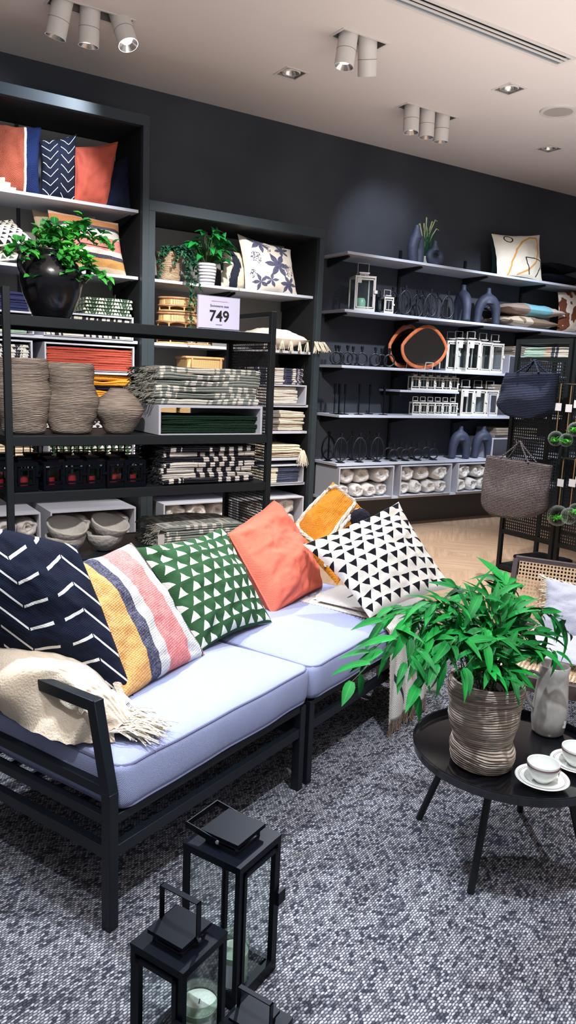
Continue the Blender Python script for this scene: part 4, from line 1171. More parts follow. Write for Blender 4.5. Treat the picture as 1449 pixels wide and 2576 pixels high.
# lower cabinet
def basket(name, label, pa, pb, z, h, mat, cat='basket', dep=.22, handles=False, lid=False, y=None, py=950, cane=True):
    y = YC+.03 if y is None else y
    xa, xb = atx(pa, py, y), atx(pb, py, y); cx = (xa+xb)/2; w = xb-xa; t = thing(name, label, cat, (cx, y+dep/2, z+.001)); z += .001
    b = MB()
    def sq(s, zz): return [V((cx+s*w/2*cx_, y+dep/2+s*dep/2*cy_, zz)) for cx_, cy_ in ((-1, -.8), (-.8, -1), (.8, -1), (1, -.8), (1, .8), (.8, 1), (-.8, 1), (-1, .8))]
    P0, P1 = sq(.94, z+.006), sq(1., z+h-.006); I1 = sq(.97, z+h-.006); I0 = sq(.91, z+.012)
    n = len(P0); b.v += P0+P1+I1+I0
    for i in range(n):
        j = (i+1) % n
        b.uv[len(b.f)] = [(i, 0), (i+1, 0), (i+1, 1), (i, 1)]; b.f.append([i, j, n+j, n+i]); b.f.append([n+i, n+j, 2*n+j, 2*n+i]); b.f.append([2*n+i, 2*n+j, 3*n+j, 3*n+i])
    b.f.append(list(range(n))[::-1]); b.f.append([3*n+i for i in range(n)])
    b.build('woven_body', mat, t, smooth=False)
    if cane:
        MB().tube(sq(1.02, z+h-.008), .010, 8, closed=True).build('rim', m_rattan, t)
        MB().tube(sq(.97, z+.01), .008, 8, closed=True).build('foot_rim', m_rattan, t)
        for cx_ in (-.8, .8): MB().tube([(cx+cx_*w/2*.95, y-.004, z+.01), (cx+cx_*w/2*1.0, y-.006, z+h)], .008, 8).build('corner_rod', m_rattan, t)
    else:
        for s in (-1, 1):
            MB().tube([(cx+s*w*.42, y+.02, z+h*.9), (cx+s*w*.40, y+.01, z+h*1.08), (cx+s*w*.3, y+.01, z+h*1.06), (cx+s*w*.28, y+.02, z+h*.9)], .004, 6).build('handle', mat, t)
    return t
def canef(g):
    x, y, z = g.xyz(); a = ((x+y)*110).fr()-.5; c = (z*110).fr()-.5
    return g.mix(g.mul(a.ab() < .28, c.ab() < .28), C(222, 184, 132), C(112, 76, 40))
m_cane = M('cane_weave', canef, .6)
m_weave = M('fine_rattan', lambda g: g.mix(g.fn('MULTIPLY', (g.xyz()[2]*600.).sn(), .5)+.5, C(150, 118, 78), C(204, 172, 124)), .7, bump=lambda g: (g.xyz()[2]*600.).sn(), bd=.002)
basket('storage_basket', 'square cane basket above the grey striped throws', 473, 563, 1.258, .365, m_cane, dep=.25, py=940)
for i, (a_, b_) in enumerate(((398, 447), (455, 512), (518, 570))):
    basket('storage_basket', f'small natural woven basket, {NTH[i]} from left behind the rack cubby', a_, b_, 1.03, .20, m_weave, dep=.2, cane=False, py=1050)
basket('storage_basket', 'round cane basket nearest the cabinet post behind the lanterns', 376, 442, .796, .175, m_cane, dep=.22, py=1130)
tb = basket('storage_basket', 'cane basket with paper tag behind the navy striped throws', 467, 557, .796, .185, m_cane, dep=.25, py=1130)
MB().bx(atx(528, 1130, YC), atx(540, 1130, YC), YC+.005, YC+.006, .87, .93).build('price_tag', m_paper, tb, smooth=False)
# rattan trays
def tray(label, pa, pb, z, h, py, dep=.34):
    y = YC+.03; xa, xb = atx(pa, py, y), atx(pb, py, y); t = thing('rattan_tray', label, 'tray', ((xa+xb)/2, y+dep/2, z+.001)); cx = (xa+xb)/2; w = (xb-xa)/2; cy = y+dep/2
    def ring(s, zz): return [V((cx+s*w*sin(2*pi*k/32)*1.0, cy-s*dep/2*cos(2*pi*k/32)*1.0, zz)) for k in range(32)]
    for zz in (z+h*.42, z+h-.01): MB().tube(ring(1, zz), .009, 6, closed=True).build('rim', m_rattand, t)
    b = MB(); A, B = ring(.98, z+h*.42), ring(.98, z+h-.01); b.v += A+B
    for i in range(32): b.f.append([i, (i+1) % 32, 32+(i+1) % 32, 32+i])
    b.f.append(list(range(32))); b.build('woven_side', m_cane, t)
    b = MB()
    for k in range(0, 32, 4):
        p = ring(.98, z+.008)[k]; q = ring(.98, z+h*.42)[k]; b.tube([p, q], .006, 6)
        p2 = ring(.98, z+h*.40)[(k+2) % 32]; p3 = ring(.98, z+h*.40)[(k-2) % 32]
        b.tube([p2, p+V((0, 0, h*.25)), p3], .005, 6)
    b.build('arched_legs', m_rattan, t)
    MB().tube(ring(.98, z+.008), .007, 6, closed=True).build('foot_rim', m_rattan, t)
tray('wide low rattan tray, bottom of the stack in the lower cabinet', 413, 549, 1.714, .115, 860, .3)
tray('round rattan tray in the middle of the tray stack', 414, 520, 1.831, .125, 800, .27)
tray('round rattan tray topmost of the stack, behind the price sign', 417, 510, 1.958, .115, 760, .25)
# towels at right of the lower cabinet
f_plaid = M('plaid_print', lambda g: g.mix(g.noise(16, 2) > .5, C(206, 200, 196), C(58, 62, 86)), .9)
cb('white cubby of white towels in the lower cabinet', 600, 770, 1.257, 1.427, 1015)
st(8, 640, 762, 1.428, .135, f_plaid, 'blue and white patterned napkin', 'above the white towels', py=950)
f_wt = fab('white_towel', C(222, 214, 204), 500., .002)
st(5, 612, 748, 1.262, .145, f_wt, 'white folded towel', 'in the lower cabinet cubby', py=1000, sag=.3)
f_bg = M('beige_grey_bands', stripes([(0, C(206, 198, 186)), (.28, C(120, 112, 108)), (.62, C(208, 198, 182))]), .95)
st(6, 600, 764, 1.03, .17, f_bg, 'beige and grey banded blanket', 'on the lower cabinet shelf', py=1070, sag=.4)
st(3, 605, 757, .796, .11, fab('cream_knit', C(206, 194, 174), 300., .003), 'cream knitted throw', 'with tassels in the lower cabinet', py=1135, sag=.5, crease=.3)
b = MB(); Q = random.Random(9); xx = atx(762, 1130, YC)
tassels(b, (xx, YC-.0, .86), .13, 40, .04, Q); o = b.build('tassel', m_fr); tag(o, 'cream tassel bunch hanging from the throw in the lower cabinet', 'tassel')
cb('white cubby of blue edged cloths in the lower cabinet', 600, 763, .572, .735, 1212)
f_ik = M('ikat_cloth', stripes([(0, C(216, 208, 190)), (.6, C(40, 52, 84))], 0, .2), .9)
st(7, 610, 750, .577, .13, f_ik, 'cream cloth with blue dyed edge', 'in the lower cabinet', py=1200)
cb('white cubby of duvets at the bottom right of the lower cabinet', 598, 765, .141, .452, 1240, dy=-.03)
cb('white cubby of duvets at the bottom left of the lower cabinet', 412, 585, .141, .455, 1260, dy=-.03)
duvets(atx(418, 1285, YC), atx(580, 1285, YC), YC-.0, .15, (3, 3), 'bottom left cubby, lower cabinet')
duvets(atx(604, 1285, YC), atx(760, 1285, YC), YC-.0, .15, (2, 2), 'bottom right cubby, lower cabinet')
# plants in lower cabinet
p = at(427, 706, y=YC+.12); t = thing('potted_ivy', 'trailing ivy in a beige ribbed pot in the lower cabinet', 'plant', (p.x, YC+.14, 2.186))
q = wloc(t); MB().lathe([(.001, 0), (.085, 0), (.105, .2), (.108, .215), (.095, .215), (.09, .17)], q, 32, caps=False).build('pot', M('beige_ribbed_pot', ribcol(C(160, 132, 104), C(206, 182, 152)), .8, bump=ribs, bd=.008), t)
MB().lathe([(.001, .18), (.09, .18)], q, 20, caps=False).build('soil', M('soil', C(40, 30, 24), .95), t)
b = MB(); s_ = MB(); Q = random.Random(21)
ends = [at(400, 690, y=YC+.02), at(395, 660, y=YC+.05), at(480, 850, y=YC-.06), at(492, 800, y=YC-.06), at(475, 720, y=YC-.05), at(455, 640, y=YC+.02), at(410, 640, y=YC+.05), at(470, 640, y=YC+.0), at(505, 740, y=YC-.06), at(485, 770, y=YC-.06), at(440, 660, y=YC-.02), at(498, 690, y=YC-.05), at(483, 832, y=YC-.06), at(478, 640, y=YC-.02)]
for e in ends:
    a = q+V((0, -.04, .2)); mid = V(((a.x+e.x)/2+Q.uniform(-.03, .03), (a.y+e.y)/2-.04, max(a.z, e.z)+.05)); mid2 = V((e.x*.8+a.x*.2, min(e.y, a.y)-.01, (e.z*.5+mid.z*.5)))
    P = [a, mid, mid2, e]; s_.tube(P, .0018, 5)
    for k in range(26):
        u = k/25*3; i = min(2, int(u)); f = u-i; c = P[i].lerp(P[i+1], f)
        leaf(b, c, (Q.uniform(-1, 1), Q.uniform(-1, .1), Q.uniform(-.8, .5)), (0, -.5, 1), Q.uniform(.028, .045), .03, .3, 3, shape='heart')
b.build('foliage', m_ivy, t); s_.build('vines', m_stem, t)
p = at(519, 714, y=YC+.1); t = thing('potted_plant', 'glossy leaved plant in a white ribbed pot in the lower cabinet', 'plant', (p.x, YC+.1, 2.186))
q = wloc(t); MB().lathe([(.001, 0), (.062, 0), (.066, .01), (.082, .155), (.083, .165), (.074, .165), (.07, .13)], q, 32, caps=False).build('pot', M('white_ribbed_pot', C(206, 208, 216), .4, bump=lambda g: (g.xyz()[2]*260.).sn(), bd=.004), t)
b = MB(); s_ = MB(); Q = random.Random(4)
for k in range(75):
    a = Q.uniform(0, 2*pi); r = Q.uniform(.02, .17); h = Q.uniform(.02, .24)*(1.1-r*2.2)
    c = q+V((cos(a)*r, sin(a)*r*.6-.03, .16+h)); s_.tube([q+V((0, 0, .14)), c], .002, 4)
    leaf(b, c, (cos(a), sin(a)-.3, Q.uniform(-.5, .5)), (0, -.3, 1), Q.uniform(.07, .11), .065, .4, 4, shape='heart')
for k in range(6): c = q+V((.08+Q.uniform(-.03, .03), -.02, .3+k*.012)); leaf(b, c, (Q.uniform(-.6, .8), -.3, .9), (0, -1, .2), .11, .05, .2, 4)
b.build('foliage', m_pothos, t); s_.build('stems', m_stem, t)
# ------------------------------------------------------------------ display rack goods
def ribvase(label, p, prof, mat, seed, wob=.08, name='ribbed_vase', n=56):
    Q = random.Random(seed); ph = [Q.uniform(0, 6) for _ in range(4)]
    H = prof[-1][1]; pr = []
    for (r0, z0), (r1, z1) in zip(prof, prof[1:]):
        m_ = max(1, int((z1-z0)/(.0042)))
        for k in range(m_): f = k/m_; pr.append((r0+(r1-r0)*f, z0+(z1-z0)*f))
    pr.append(prof[-1]); m2 = len(pr)
    def fn(v, t, f):
        z = v.z; s = 1+wob*sin(t+ph[0]+z*9)*.6+wob*.5*sin(2*t+ph[1]+z*21)
        rr = noise.noise(V((cos(t)*.6, sin(t)*.6, z*26+seed)))*.045 + .014*sin(z*760+3*sin(t+ph[2])+4*noise.noise(V((cos(t), sin(t), z*6))))
        s += rr
        return V((v.x*s+wob*.18*sin(z*14+ph[3])*H*.3, v.y*s, z))
    top = prof[-1][0]
    b = MB().lathe(pr, (0, 0, 0), n, fn, caps=False)
    k0 = len(b.v)-n; ring = [b.v[k0+i].copy() for i in range(n)]; cc = sum(ring, V())/n
    for s2, dz in ((.93, .0), (.88, -.03), (.86, -.10)):
        b.v += [V((cc.x+(v.x-cc.x)*s2, cc.y+(v.y-cc.y)*s2, v.z+dz)) for v in ring]
    for j in range(3):
        for i in range(n): a = k0+j*n+i; c = k0+j*n+(i+1) % n; b.f.append([a, c, c+n, a+n])
    b.f.append([len(b.v)-n+i for i in range(n)]); b.f.append([i for i in range(n)][::-1])
    o = b.build(name, mat, ang=180, origin=(0, 0, 0)); o.location = p
    return tag(o, label, 'vase')
sc_ = at(0, 0, y=RY+.15)
tall = [(.085, 0), (.095, .01), (.10, .05), (.115, .12), (.128, .165), (.118, .2), (.108, .24), (.115, .28), (.118, .315), (.112, .335)]
p = at(65, 1090, z=1.188); ribvase('wide ribbed taupe vase partly behind the rack post', (p.x, RY+.19, 1.188), [(r*1.05, z*1.03) for r, z in tall], m_ribvase, 3)
p = at(185, 1090, z=1.188); ribvase('tall ribbed taupe vase in the middle of the rack', (p.x+.0, RY+.18, 1.188), [(.09, 0), (.1, .01), (.112, .06), (.126, .12), (.13, .15), (.12, .19), (.112, .235), (.118, .27), (.122, .31), (.112, .332)], m_ribvase, 8)
p = at(308, 1091, z=1.188); ribvase('squat round ribbed taupe vase with narrow neck on the rack', (p.x+.0, RY+.15, 1.188), [(.06, 0), (.07, .01), (.10, .06), (.124, .10), (.126, .12), (.11, .15), (.082, .18), (.055, .2), (.042, .215), (.04, .22)], m_ribvase, 12, .03)
# urn and plant
p = at(165, 797, z=1.716); UX, UY = p.x, RY+.14
u = thing('jug_plant', 'big glossy black two handled urn on top of the rack', 'urn', (UX, UY, 1.716))
UP = [(.001, 0), (.075, 0), (.085, .01), (.125, .1), (.142, .17), (.14, .205), (.12, .245), (.098, .265), (.096, .28), (.108, .29), (.11, .3), (.1, .302), (.09, .295), (.085, .25)]
u.name = 'clay_urn'
MB().lathe(UP, (UX, UY, 1.716), 48, caps=False).build('body', M('urn_glaze', C(14, 13, 18), .22, coat=.5, bump=lambda g: g.noise(24, 2), bd=.002), u, ang=180)
for s in (-1, 1):
    b = MB(); P = []
    for k in range(10):
        a = pi*k/9; P.append(V((UX+s*(.10+.055*sin(a)), UY-.06, 1.716+.225+.06*cos(a))))
    b.tube(P, .012, 8, flat=1.).build('handle', bpy.data.materials['urn_glaze'], u)
t = thing('leafy_plant', 'leafy green branches standing in the black urn', 'plant', (UX, UY, 1.99)); b = MB(); s_ = MB(); Q = random.Random(6)
tips = [(55, 648, -.1), (105, 590, 0), (130, 575, -.05), (165, 640, -.12), (210, 575, .0), (225, 560, 0), (262, 600, 0), (275, 625, -.02), (240, 690, -.1), (270, 705, -.08), (85, 700, -.1), (95, 625, .05), (190, 660, -.1), (20, 640, -.08), (150, 600, .05), (228, 660, -.1), (180, 600, .1), (170, 690, -.14), (210, 700, -.12)]
for (tx, ty, dy) in tips:
    e = at(tx, ty, y=UY+dy); a = V((UX, UY, 1.98)); m1 = a.lerp(e, .5)+V((0, 0, .05)); P = [a, m1, e]; s_.tube(P, .0022, 5)
    for k in range(20):
        f = .3+.75*k/19; c = a.lerp(e, min(f, 1.0))+V((0, 0, .05*4*min(f, 1)*(1-min(f, 1))))
        c += V((Q.uniform(-1, 1), Q.uniform(-1, 1), Q.uniform(-1, 1)))*.018
        leaf(b, c, (Q.uniform(-1, 1), Q.uniform(-1.2, .4), Q.uniform(-.4, 1)), (0, -.4, 1), Q.uniform(.038, .058), .04, .4, 3, shape='round')
b.build('foliage', m_clover, t); s_.build('branches', M('branch_brown', C(70, 58, 44), .8), t)
# cubby with green throws, grey striped throws
zc = at(400, 1020, y=RY+.02).z
cubby('white cubby on the rack holding dark green throws', at(400, 1090, y=RY+.0).x-.0, at(660, 1090, y=RY+.0).x, RY+.005, RY+.44, 1.188, zc+.003)
f_dg = fab('dark_green_wool', C(30, 52, 40), 500., .0025)
def rst(n, pa, pb, z, h, mats, what, where, py, y=RY+.03, d=.32, **k):
    return stack(n, atx(pa, py, y), atx(pb, py, y), y, d, z+.001, h, mats, what, where, **k)
# open-backed cubby: its back panel is removed so the baskets behind stay in view
for ob in list(bpy.data.objects):
    if ob.parent and ob.parent.get('label', '') == 'white cubby on the rack holding dark green throws' and ob.name.startswith('back_panel'):
        me = ob.data; xs = [v.co.x for v in me.vertices]; mid = min(xs)+(max(xs)-min(xs))*.64
        for v in me.vertices:
            if v.co.x < mid: v.co.x = mid
rst(4, 405, 648, 1.193, .085, f_dg, 'dark green folded throw', 'in the rack cubby', 1070, sag=.35, crease=.25)
f_gw = M('grey_white_key_pattern', wavy(C(136, 142, 136), C(206, 204, 196), 4.), .92, bump=weave(600), bd=.001)
f_nw = M('navy_white_key_pattern', wavy(C(24, 24, 36), C(206, 202, 196), 5.), .92, bump=weave(600), bd=.001)
f_gf = fab('grey_fringe', C(150, 148, 138)); f_nf = fab('black_fringe', C(34, 34, 40))
rst(6, 398, 655, zc+.004, .185, f_gw, 'grey and white patterned throw', 'on the rack cubby', 990, sag=.5, crease=.3, fringe=f_gf, jit=.015)
rst(7, 412, 640, .931, .19, f_nw, 'navy and white patterned throw', 'beside the small black lanterns', 1200, sag=.5, crease=.3, fringe=f_nf, jit=.015)
TH = rst(4, 415, 610, .601, .11, f_gw, 'grey and white checked throw', 'on the lowest rack shelf', 1360, sag=.5, crease=.3, fringe=f_gf, jit=.02)
tg = MB().box(at(405, 1365, y=RY-.0), (.035, .002, .08), rz=0).build('price_tag', m_tagp, TH[-1], smooth=False)
# small black lanterns
LB = Proto(lambda: lantern('lantern', '-', .108, .125, m_blk, f=.012, hh=.085, wire=True, cap=.6))
for i, px_ in enumerate([0, 62, 130, 184, 232, 286, 336]):
    x = atx(px_, 1235, RY+.075)
    LB.put((x, RY+.10, .931), -.05+.1*(i % 3), f'small black lantern, {NTH[i]} from left in the front row on the rack', None)
    t = MB().lathe([(.001, .0), (.022, .0), (.022, .04+.01*(i % 2)), (.001, .04+.01*(i % 2))], (x, RY+.10, .945), 16).build('tealight', M('red_wax', C(150, 30, 42), .4) if i == 0 else bpy.data.materials['red_wax'])
    tag(t, f'red candle inside the {NTH[i]} small black lantern from the left', 'candle')
for i, px_ in enumerate([20, 82, 118, 165, 208, 252, 300]):
    LB.put((atx(px_, 1235, RY+.27), RY+.29, .931), .1-.1*(i % 3), f'small black lantern, {NTH[i]} from left in the back row on the rack', None)
# paper bowls
def bowl(label, px_, py_, z, tilt, az):
    p = at(px_, py_, y=RY+.1); w = 0
    pr = [(.001, 0), (.03, 0), (.05, .01), (.085, .05), (.098, .085), (.096, .094), (.088, .09), (.075, .055), (.04, .02), (.001, .016)]
    o = MB().lathe(pr, (0, 0, 0), 36, caps=False).build('paper_bowl', M('paper_pulp', C(176, 172, 166), .9, bump=lambda g: g.noise(60, 4), bd=.006) if 'paper_pulp' not in bpy.data.materials else bpy.data.materials['paper_pulp'], ang=180, origin=(0, 0, 0))
    o.location = (p.x, RY+.13, z); o.rotation_euler = (tilt, 0, az); return tag(o, label, 'bowl')
bowl('rough grey paper pulp bowl, lower left of the four on the rack', 170, 1395, .601, .0, .2)
bowl('rough grey paper pulp bowl, lower right of the four on the rack', 268, 1395, .601, .0, .9)
bowl('rough grey paper pulp bowl, upper left of the four, tilted', 165, 1360, .665, .35, .3)
bowl('rough grey paper pulp bowl, upper right of the four, tilted', 272, 1360, .665, .35, .5)
# ------------------------------------------------------------------ sofa cushions
def bigchev(g):
    u, v = g.uv(); n = 2.6; per = .17
    col_ = (u*n+.35).fl(); cu = (u*n+.35).fr(); cx = ((cu-.5)*(1./n)).ab()
    sg_ = 1.-g.mod(col_, 2.)*2.
    f = ((v + cx*sg_*.75)/per + col_*.37).fr()
    m = g.mul(f < .13, cx < .40/n, cx > .004)
    return g.mix(m, C(26, 31, 47), C(228, 226, 222))
p_nav = pillow('cushion', 'large navy cushion with white broken chevron lines at the near end of the sofa',
  (.268, 2.30, 1.08), (.700, 2.285, .955), (.826, 2.120, .497), (.31, 2.265, .755), .11, M('navy_chevron_linen', bigchev, .9, bump=weave(700), bd=.001, spec=.12), 31, N=64, conc=-.012)
ss = [(0, C(206, 196, 176)), (.03, C(214, 158, 88)), (.30, C(64, 62, 84)), (.40, C(204, 200, 194)), (.50, C(214, 124, 118)), (.78, C(204, 202, 196)), (.95, C(72, 70, 92)), (.975, C(206, 140, 92))]
p_str = pillow('cushion', 'woven cushion with sand, blue grey and rose stripes leaning beside the navy one',
  (.62, 2.30, .88), (.991, 2.58, .879), (1.178, 2.336, .500), (.772, 2.086, .505), .075, M('rose_blue_stripes', stripes(ss, 0, .0, .10), .95, bump=weave(520), bd=.0018, spec=.1), 32, N=60, conc=.03)
p_grn = pillow('cushion', 'green cushion with small white triangles in the middle of the sofa',
  (1.029, 2.631, .846), (1.479, 2.796, .862), (1.587, 2.543, .502), (1.164, 2.358, .499), .085, M('green_triangle_print', lambda g: tris(g, C(48, 80, 52), C(208, 208, 196), 8., 9.), .9, bump=weave(900), bd=.0008, spec=.12), 33, N=60, conc=.07, wr=1.5)
f_cor = fab('coral_washed_linen', C(226, 114, 92), 800., .0012, var=.03, vs=18.)
p_cor = pillow('cushion', 'plain coral linen cushion with flanged edge between green and mustard cushions',
  (1.54, 2.853, .815), (1.924, 3.106, .90), (2.10, 2.915, .492), (1.66, 2.66, .490), .135, f_cor, 34, N=60, conc=.015, wr=1.6, pipe=(f_cor, .004))
p_mus = pillow('cushion', 'mustard cushion with raised cream rope squares behind the coral one',
  (2.128, 3.298, .699), (2.451, 3.352, .939), (2.652, 3.227, .73), (2.24, 2.98, .47), .10, fab('mustard_slub_cotton', C(212, 138, 40), 380., .003, var=.05, vs=14.), 35, N=50, conc=.01)
p_bw = pillow('cushion', 'white cushion with small black triangles at the far end of the sofa',
  (1.852, 2.736, .766), (2.346, 2.68, .942), (2.37, 2.311, .615), (1.933, 2.339, .532), .085, M('white_triangle_print', lambda g: tris(g, C(208, 202, 192), C(26, 26, 32), 9., 9., down=True, w=.8), .9, bump=weave(900), bd=.0008, spec=.12), 36, N=64, conc=.06, wr=1.8)
P_ = PP[p_mus.name]
def rope(b, uvs, closed):
    pts = []
    for (u, v) in uvs: pts.append((u*2-1, 1-v*2))
    dense = []
    n = len(pts)
    for i in range(n if closed else n-1):
        a, c = pts[i], pts[(i+1) % n]
        for k in range(8): f = k/8; dense.append((a[0]+(c[0]-a[0])*f, a[1]+(c[1]-a[1])*f))
    Q = [P_(a, c, 1) for a, c in dense]
    nn = (CAM-Q[0]).normalized()
    for ph in (0, 2*pi/3, 4*pi/3):
        R_ = []
        for i, q in enumerate(Q):
            t = (Q[(i+1) % len(Q)]-Q[i-1]).normalized(); sd = t.cross(nn).normalized(); a = ph+i*1.1
            R_.append(q+nn*.006+sd*cos(a)*.0055+nn*sin(a)*.004)
        b.tube(R_, .0062, 6, closed=closed)
b = MB(); cr = []
for (cx, cy, a0) in ((.85, .14, -90), (.85, .52, 0), (.2, .52, 90), (.2, .14, 180)):
    for k in range(4): a = radians(a0+k*30); cr.append((cx+.1*cos(a), cy+.08*sin(a)))
rope(b, cr, True); rope(b, [(.02, -.0), (.06, .04), (.12, .10)], False)
rope(b, [(.02, .74), (.12, .68), (.5, .66), (.85, .68), (.97, .76)], False)
b.build('rope_trim', fab('cream_rope', C(214, 208, 198), 500., .002), p_mus)
b = MB(); Q = random.Random(2); c0 = at(905, 1305, y=3.13)
b.lathe([(.001, -.04)]+[(.055*sin(pi*k/14), -.055*cos(pi*k/14)) for k in range(1, 14)]+[(.001, .055)], c0, 24, lambda v, t, f: v*(1+.12*noise.noise(v*60)), caps=False)
o = b.build('yarn_pompom', M('navy_yarn', C(24, 26, 44), .95, bump=lambda g: g.noise(120, 3), bd=.01), ang=180); tag(o, 'dark navy yarn pompom between the mustard and triangle cushions', 'pompom')
# price tag card on the seat
t = thing('swing_tag', 'white price tag with barcode lying on the seat by the navy cushion', 'tag', at(310, 1775, z=.497))
a, c_, d_, e_ = at(272, 1738, z=.535), at(296, 1728, z=.535), at(360, 1792, z=.502), at(338, 1818, z=.502)
MB().poly([a, e_, d_, c_]).build('card', m_paper, t, smooth=False, solid=.0008)
for k in range(9):
    f = .52+.035*k; p0 = a.lerp(e_, f)*.62+c_.lerp(d_, f)*.38; p1 = a.lerp(e_, f)*.25+c_.lerp(d_, f)*.75; w_ = (.0009, .0018, .0012)[k % 3]
    dd = (e_-a).normalized()*w_; up = V((0, 0, .0012)); MB().poly([p0-dd+up, p0+dd+up, p1+dd+up, p1-dd+up]).build('printed_bar', m_ink, t, smooth=False)
# ------------------------------------------------------------------ cream throw on the arm
def spl(P, t):
    n = len(P)-1; x = min(max(t, 0), 1)*n; i = min(int(x), n-1); f = x-i
    a, b_, c, d = P[max(i-1, 0)], P[i], P[i+1], P[min(i+2, n)]
    return .5*((2*b_)+(c-a)*f+(2*a-5*b_+4*c-d)*f*f+(3*b_-a-3*c+d)*f**3)
ctrl = [  # rows along t (u); each row: outer bottom ... top ... inner bottom, as (s,t,z)
 [(.10, .085, .495), (.10, .09, .52), (.13, .09, .535), (.17, .10, .53), (.21, .11, .495)],
 [(.045, .13, .50), (.05, .14, .57), (.09, .13, .61), (.17, .15, .58), (.24, .17, .50)],
 [(.0, .17, .502), (.045, .17, .57), (.07, .17, .635), (.15, .20, .62), (.26, .24, .51)],
 [(-.012, .27, .502), (.045, .26, .59), (.06, .25, .66), (.16, .28, .645), (.28, .32, .55)],
 [(.0, .40, .50), (-.05, .38, .60), (.01, .38, .685), (.15, .40, .67), (.30, .42, .60)],
 [(.02, .52, .50), (-.05, .52, .60), (.0, .52, .69), (.14, .52, .68), (.28, .52, .62)],
 [(.02, .68, .50), (-.05, .68, .60), (.0, .68, .69), (.14, .68, .68), (.28, .68, .62)]]
R_ = [[S(*p) for p in r] for r in ctrl]
def thr(u, v):
    col_ = [spl(r, v) for r in R_]; p = spl(col_, u)
    n1 = noise.noise(V((u*7, v*3, 2.)))*.016 + .007*sin(u*26+v*9+3*noise.noise(V((u*3, v*3, 4.))))*(1-v) + noise.noise(V((u*16+v*4, v*5, 7.)))*.007
    rid = 0.
    if .46 < v < .9: rid = .0045*sin((v-.46)*90+2.5*sin(u*6))*min(1, (v-.46)*12)*min(1, (.9-v)*12)
    out = (p-S(.2, p.y and .3, .5)); 
    d = (CAM-p).normalized()
    return p+d*(n1+rid)+V((0, 0, abs(n1)*.5))
m_thr = M('cream_knit_throw', lambda g: g.mix(g.noise(5, 2), C(214, 190, 158), C(232, 220, 202)), .95, bump=lambda g: g.noise(170, 4), bd=.003, spec=.1, sheen=.2)
o = MB().quadgrid(thr, 70, 60).build('throw_blanket', m_thr, ang=180); tag(o, 'cream ribbed throw bunched over the sofa armrest', 'throw')
b = MB(); Q = random.Random(8)
for (s_, t_, z_) in ((.17, .08, .505), (.20, .09, .51), (.14, .07, .50), (.19, .13, .52), (.23, .12, .50), (.21, .06, .50), (.16, .05, .50)):
    p = S(s_-.05, t_+.04, z_+.02)
    for k in range(34):
        e = S(s_+Q.uniform(-.03, .05), t_+Q.uniform(-.07, .02), .494+Q.uniform(0, .03)); m1 = p.lerp(e, .5)+V((Q.uniform(-.012, .012), Q.uniform(-.012, .012), .018))
        b.tube([p, m1, e], .0018, 4)
b.build('tassel_fringe', m_fr, o)
# ------------------------------------------------------------------ patterned throw hanging at the far end
def thrart(g):
    u, v = g.uv(); c = C(208, 204, 196)
    a = None
    for i, (x0, y0, x1, y1) in enumerate([(.15, .05, .45, .18), (.45, .18, .35, .4), (.35, .4, .6, .52), (.6, .52, .5, .75), (.2, .6, .5, .75), (.75, .1, .85, .35), (.85, .35, .7, .45), (.15, .82, .4, .95), (.7, .7, .9, .9)]):
        s = segline(g, u, v, x0, y0, x1, y1, .014); a = s if a is None else g.mx(a, s)
    c = g.mix(a, c, C(40, 42, 58)); a = None
    for (x0, y0, x1, y1) in [(.1, .42, .45, .35), (.45, .35, .8, .55), (.55, .86, .8, .72), (.8, .72, .95, .8)]:
        s = segline(g, u, v, x0, y0, x1, y1, .014); a = s if a is None else g.mx(a, s)
    return g.mix(a, c, C(196, 130, 64))
m_t2 = M('line_drawing_throw', thrart, .92, bump=weave(600), bd=.0015)
path = [(.44, .50), (.3, .502), (.12, .503), (.0, .505), (-.035, .48), (-.04, .38), (-.045, .22), (-.05, .07)]
def thr2(u, v):
    x = v*(len(path)-1); i = min(int(x), len(path)-2); f = x-i; t = path[i][0]*(1-f)+path[i+1][0]*f; z = path[i][1]*(1-f)+path[i+1][1]*f
    hang = max(0, (v-.5)*2)
    s = 1.46+u*.44 + (.08*(1-v)*(1-u)) + (.03 if 0 else 0)
    fold_ = .018*sin(u*11+v*2)*hang + .008*noise.noise(V((u*6, v*6, 3)))
    return S(s+.05*hang*(u-.5)*-1, t-abs(fold_)-.004*hang, z+ (abs(noise.noise(V((u*5, v*5, 1.))))*.008 if hang == 0 else 0))
o2 = MB().quadgrid(thr2, 40, 60).build('throw_blanket', m_t2, ang=180, solid=.003); tag(o2, 'cream throw with dark line drawing and fringe hanging over the sofa front', 'throw')
b = MB(); Q = random.Random(12); m_brf = fab('taupe_fringe', C(134, 114, 100))
for k in range(90):
    u = k/89; p = thr2(u, 1.); b.tube([p+V((0, 0, .01)), p+V((Q.uniform(-.004, .004), Q.uniform(-.004, .004), -.02)), p+V((Q.uniform(-.01, .01), Q.uniform(-.01, .01), -.05))], .0022, 4)
for k in range(60):
    v = k/59; p = thr2(0, v); b.tube([p, p+S(-.012, -.004, .0)-S(0, 0, 0)+V((0, 0, -.006))], .002, 4)
b.build('fringe', m_brf, o2)
path2 = [(1.55, .515), (1.8, .512), (1.92, .512), (1.96, .48), (1.975, .36), (1.98, .2), (1.985, .03)]
def thr3(u, v):
    x = v*(len(path2)-1); i = min(int(x), len(path2)-2); f = x-i; s = path2[i][0]*(1-f)+path2[i+1][0]*f; z = path2[i][1]*(1-f)+path2[i+1][1]*f
    hang = max(0, (v-.4)/.6)
    return S(s+.02*sin(u*14)*hang+.012*hang, -.09*hang+u*.36+.01*noise.noise(V((u*4, v*4, 5))), z+.003)
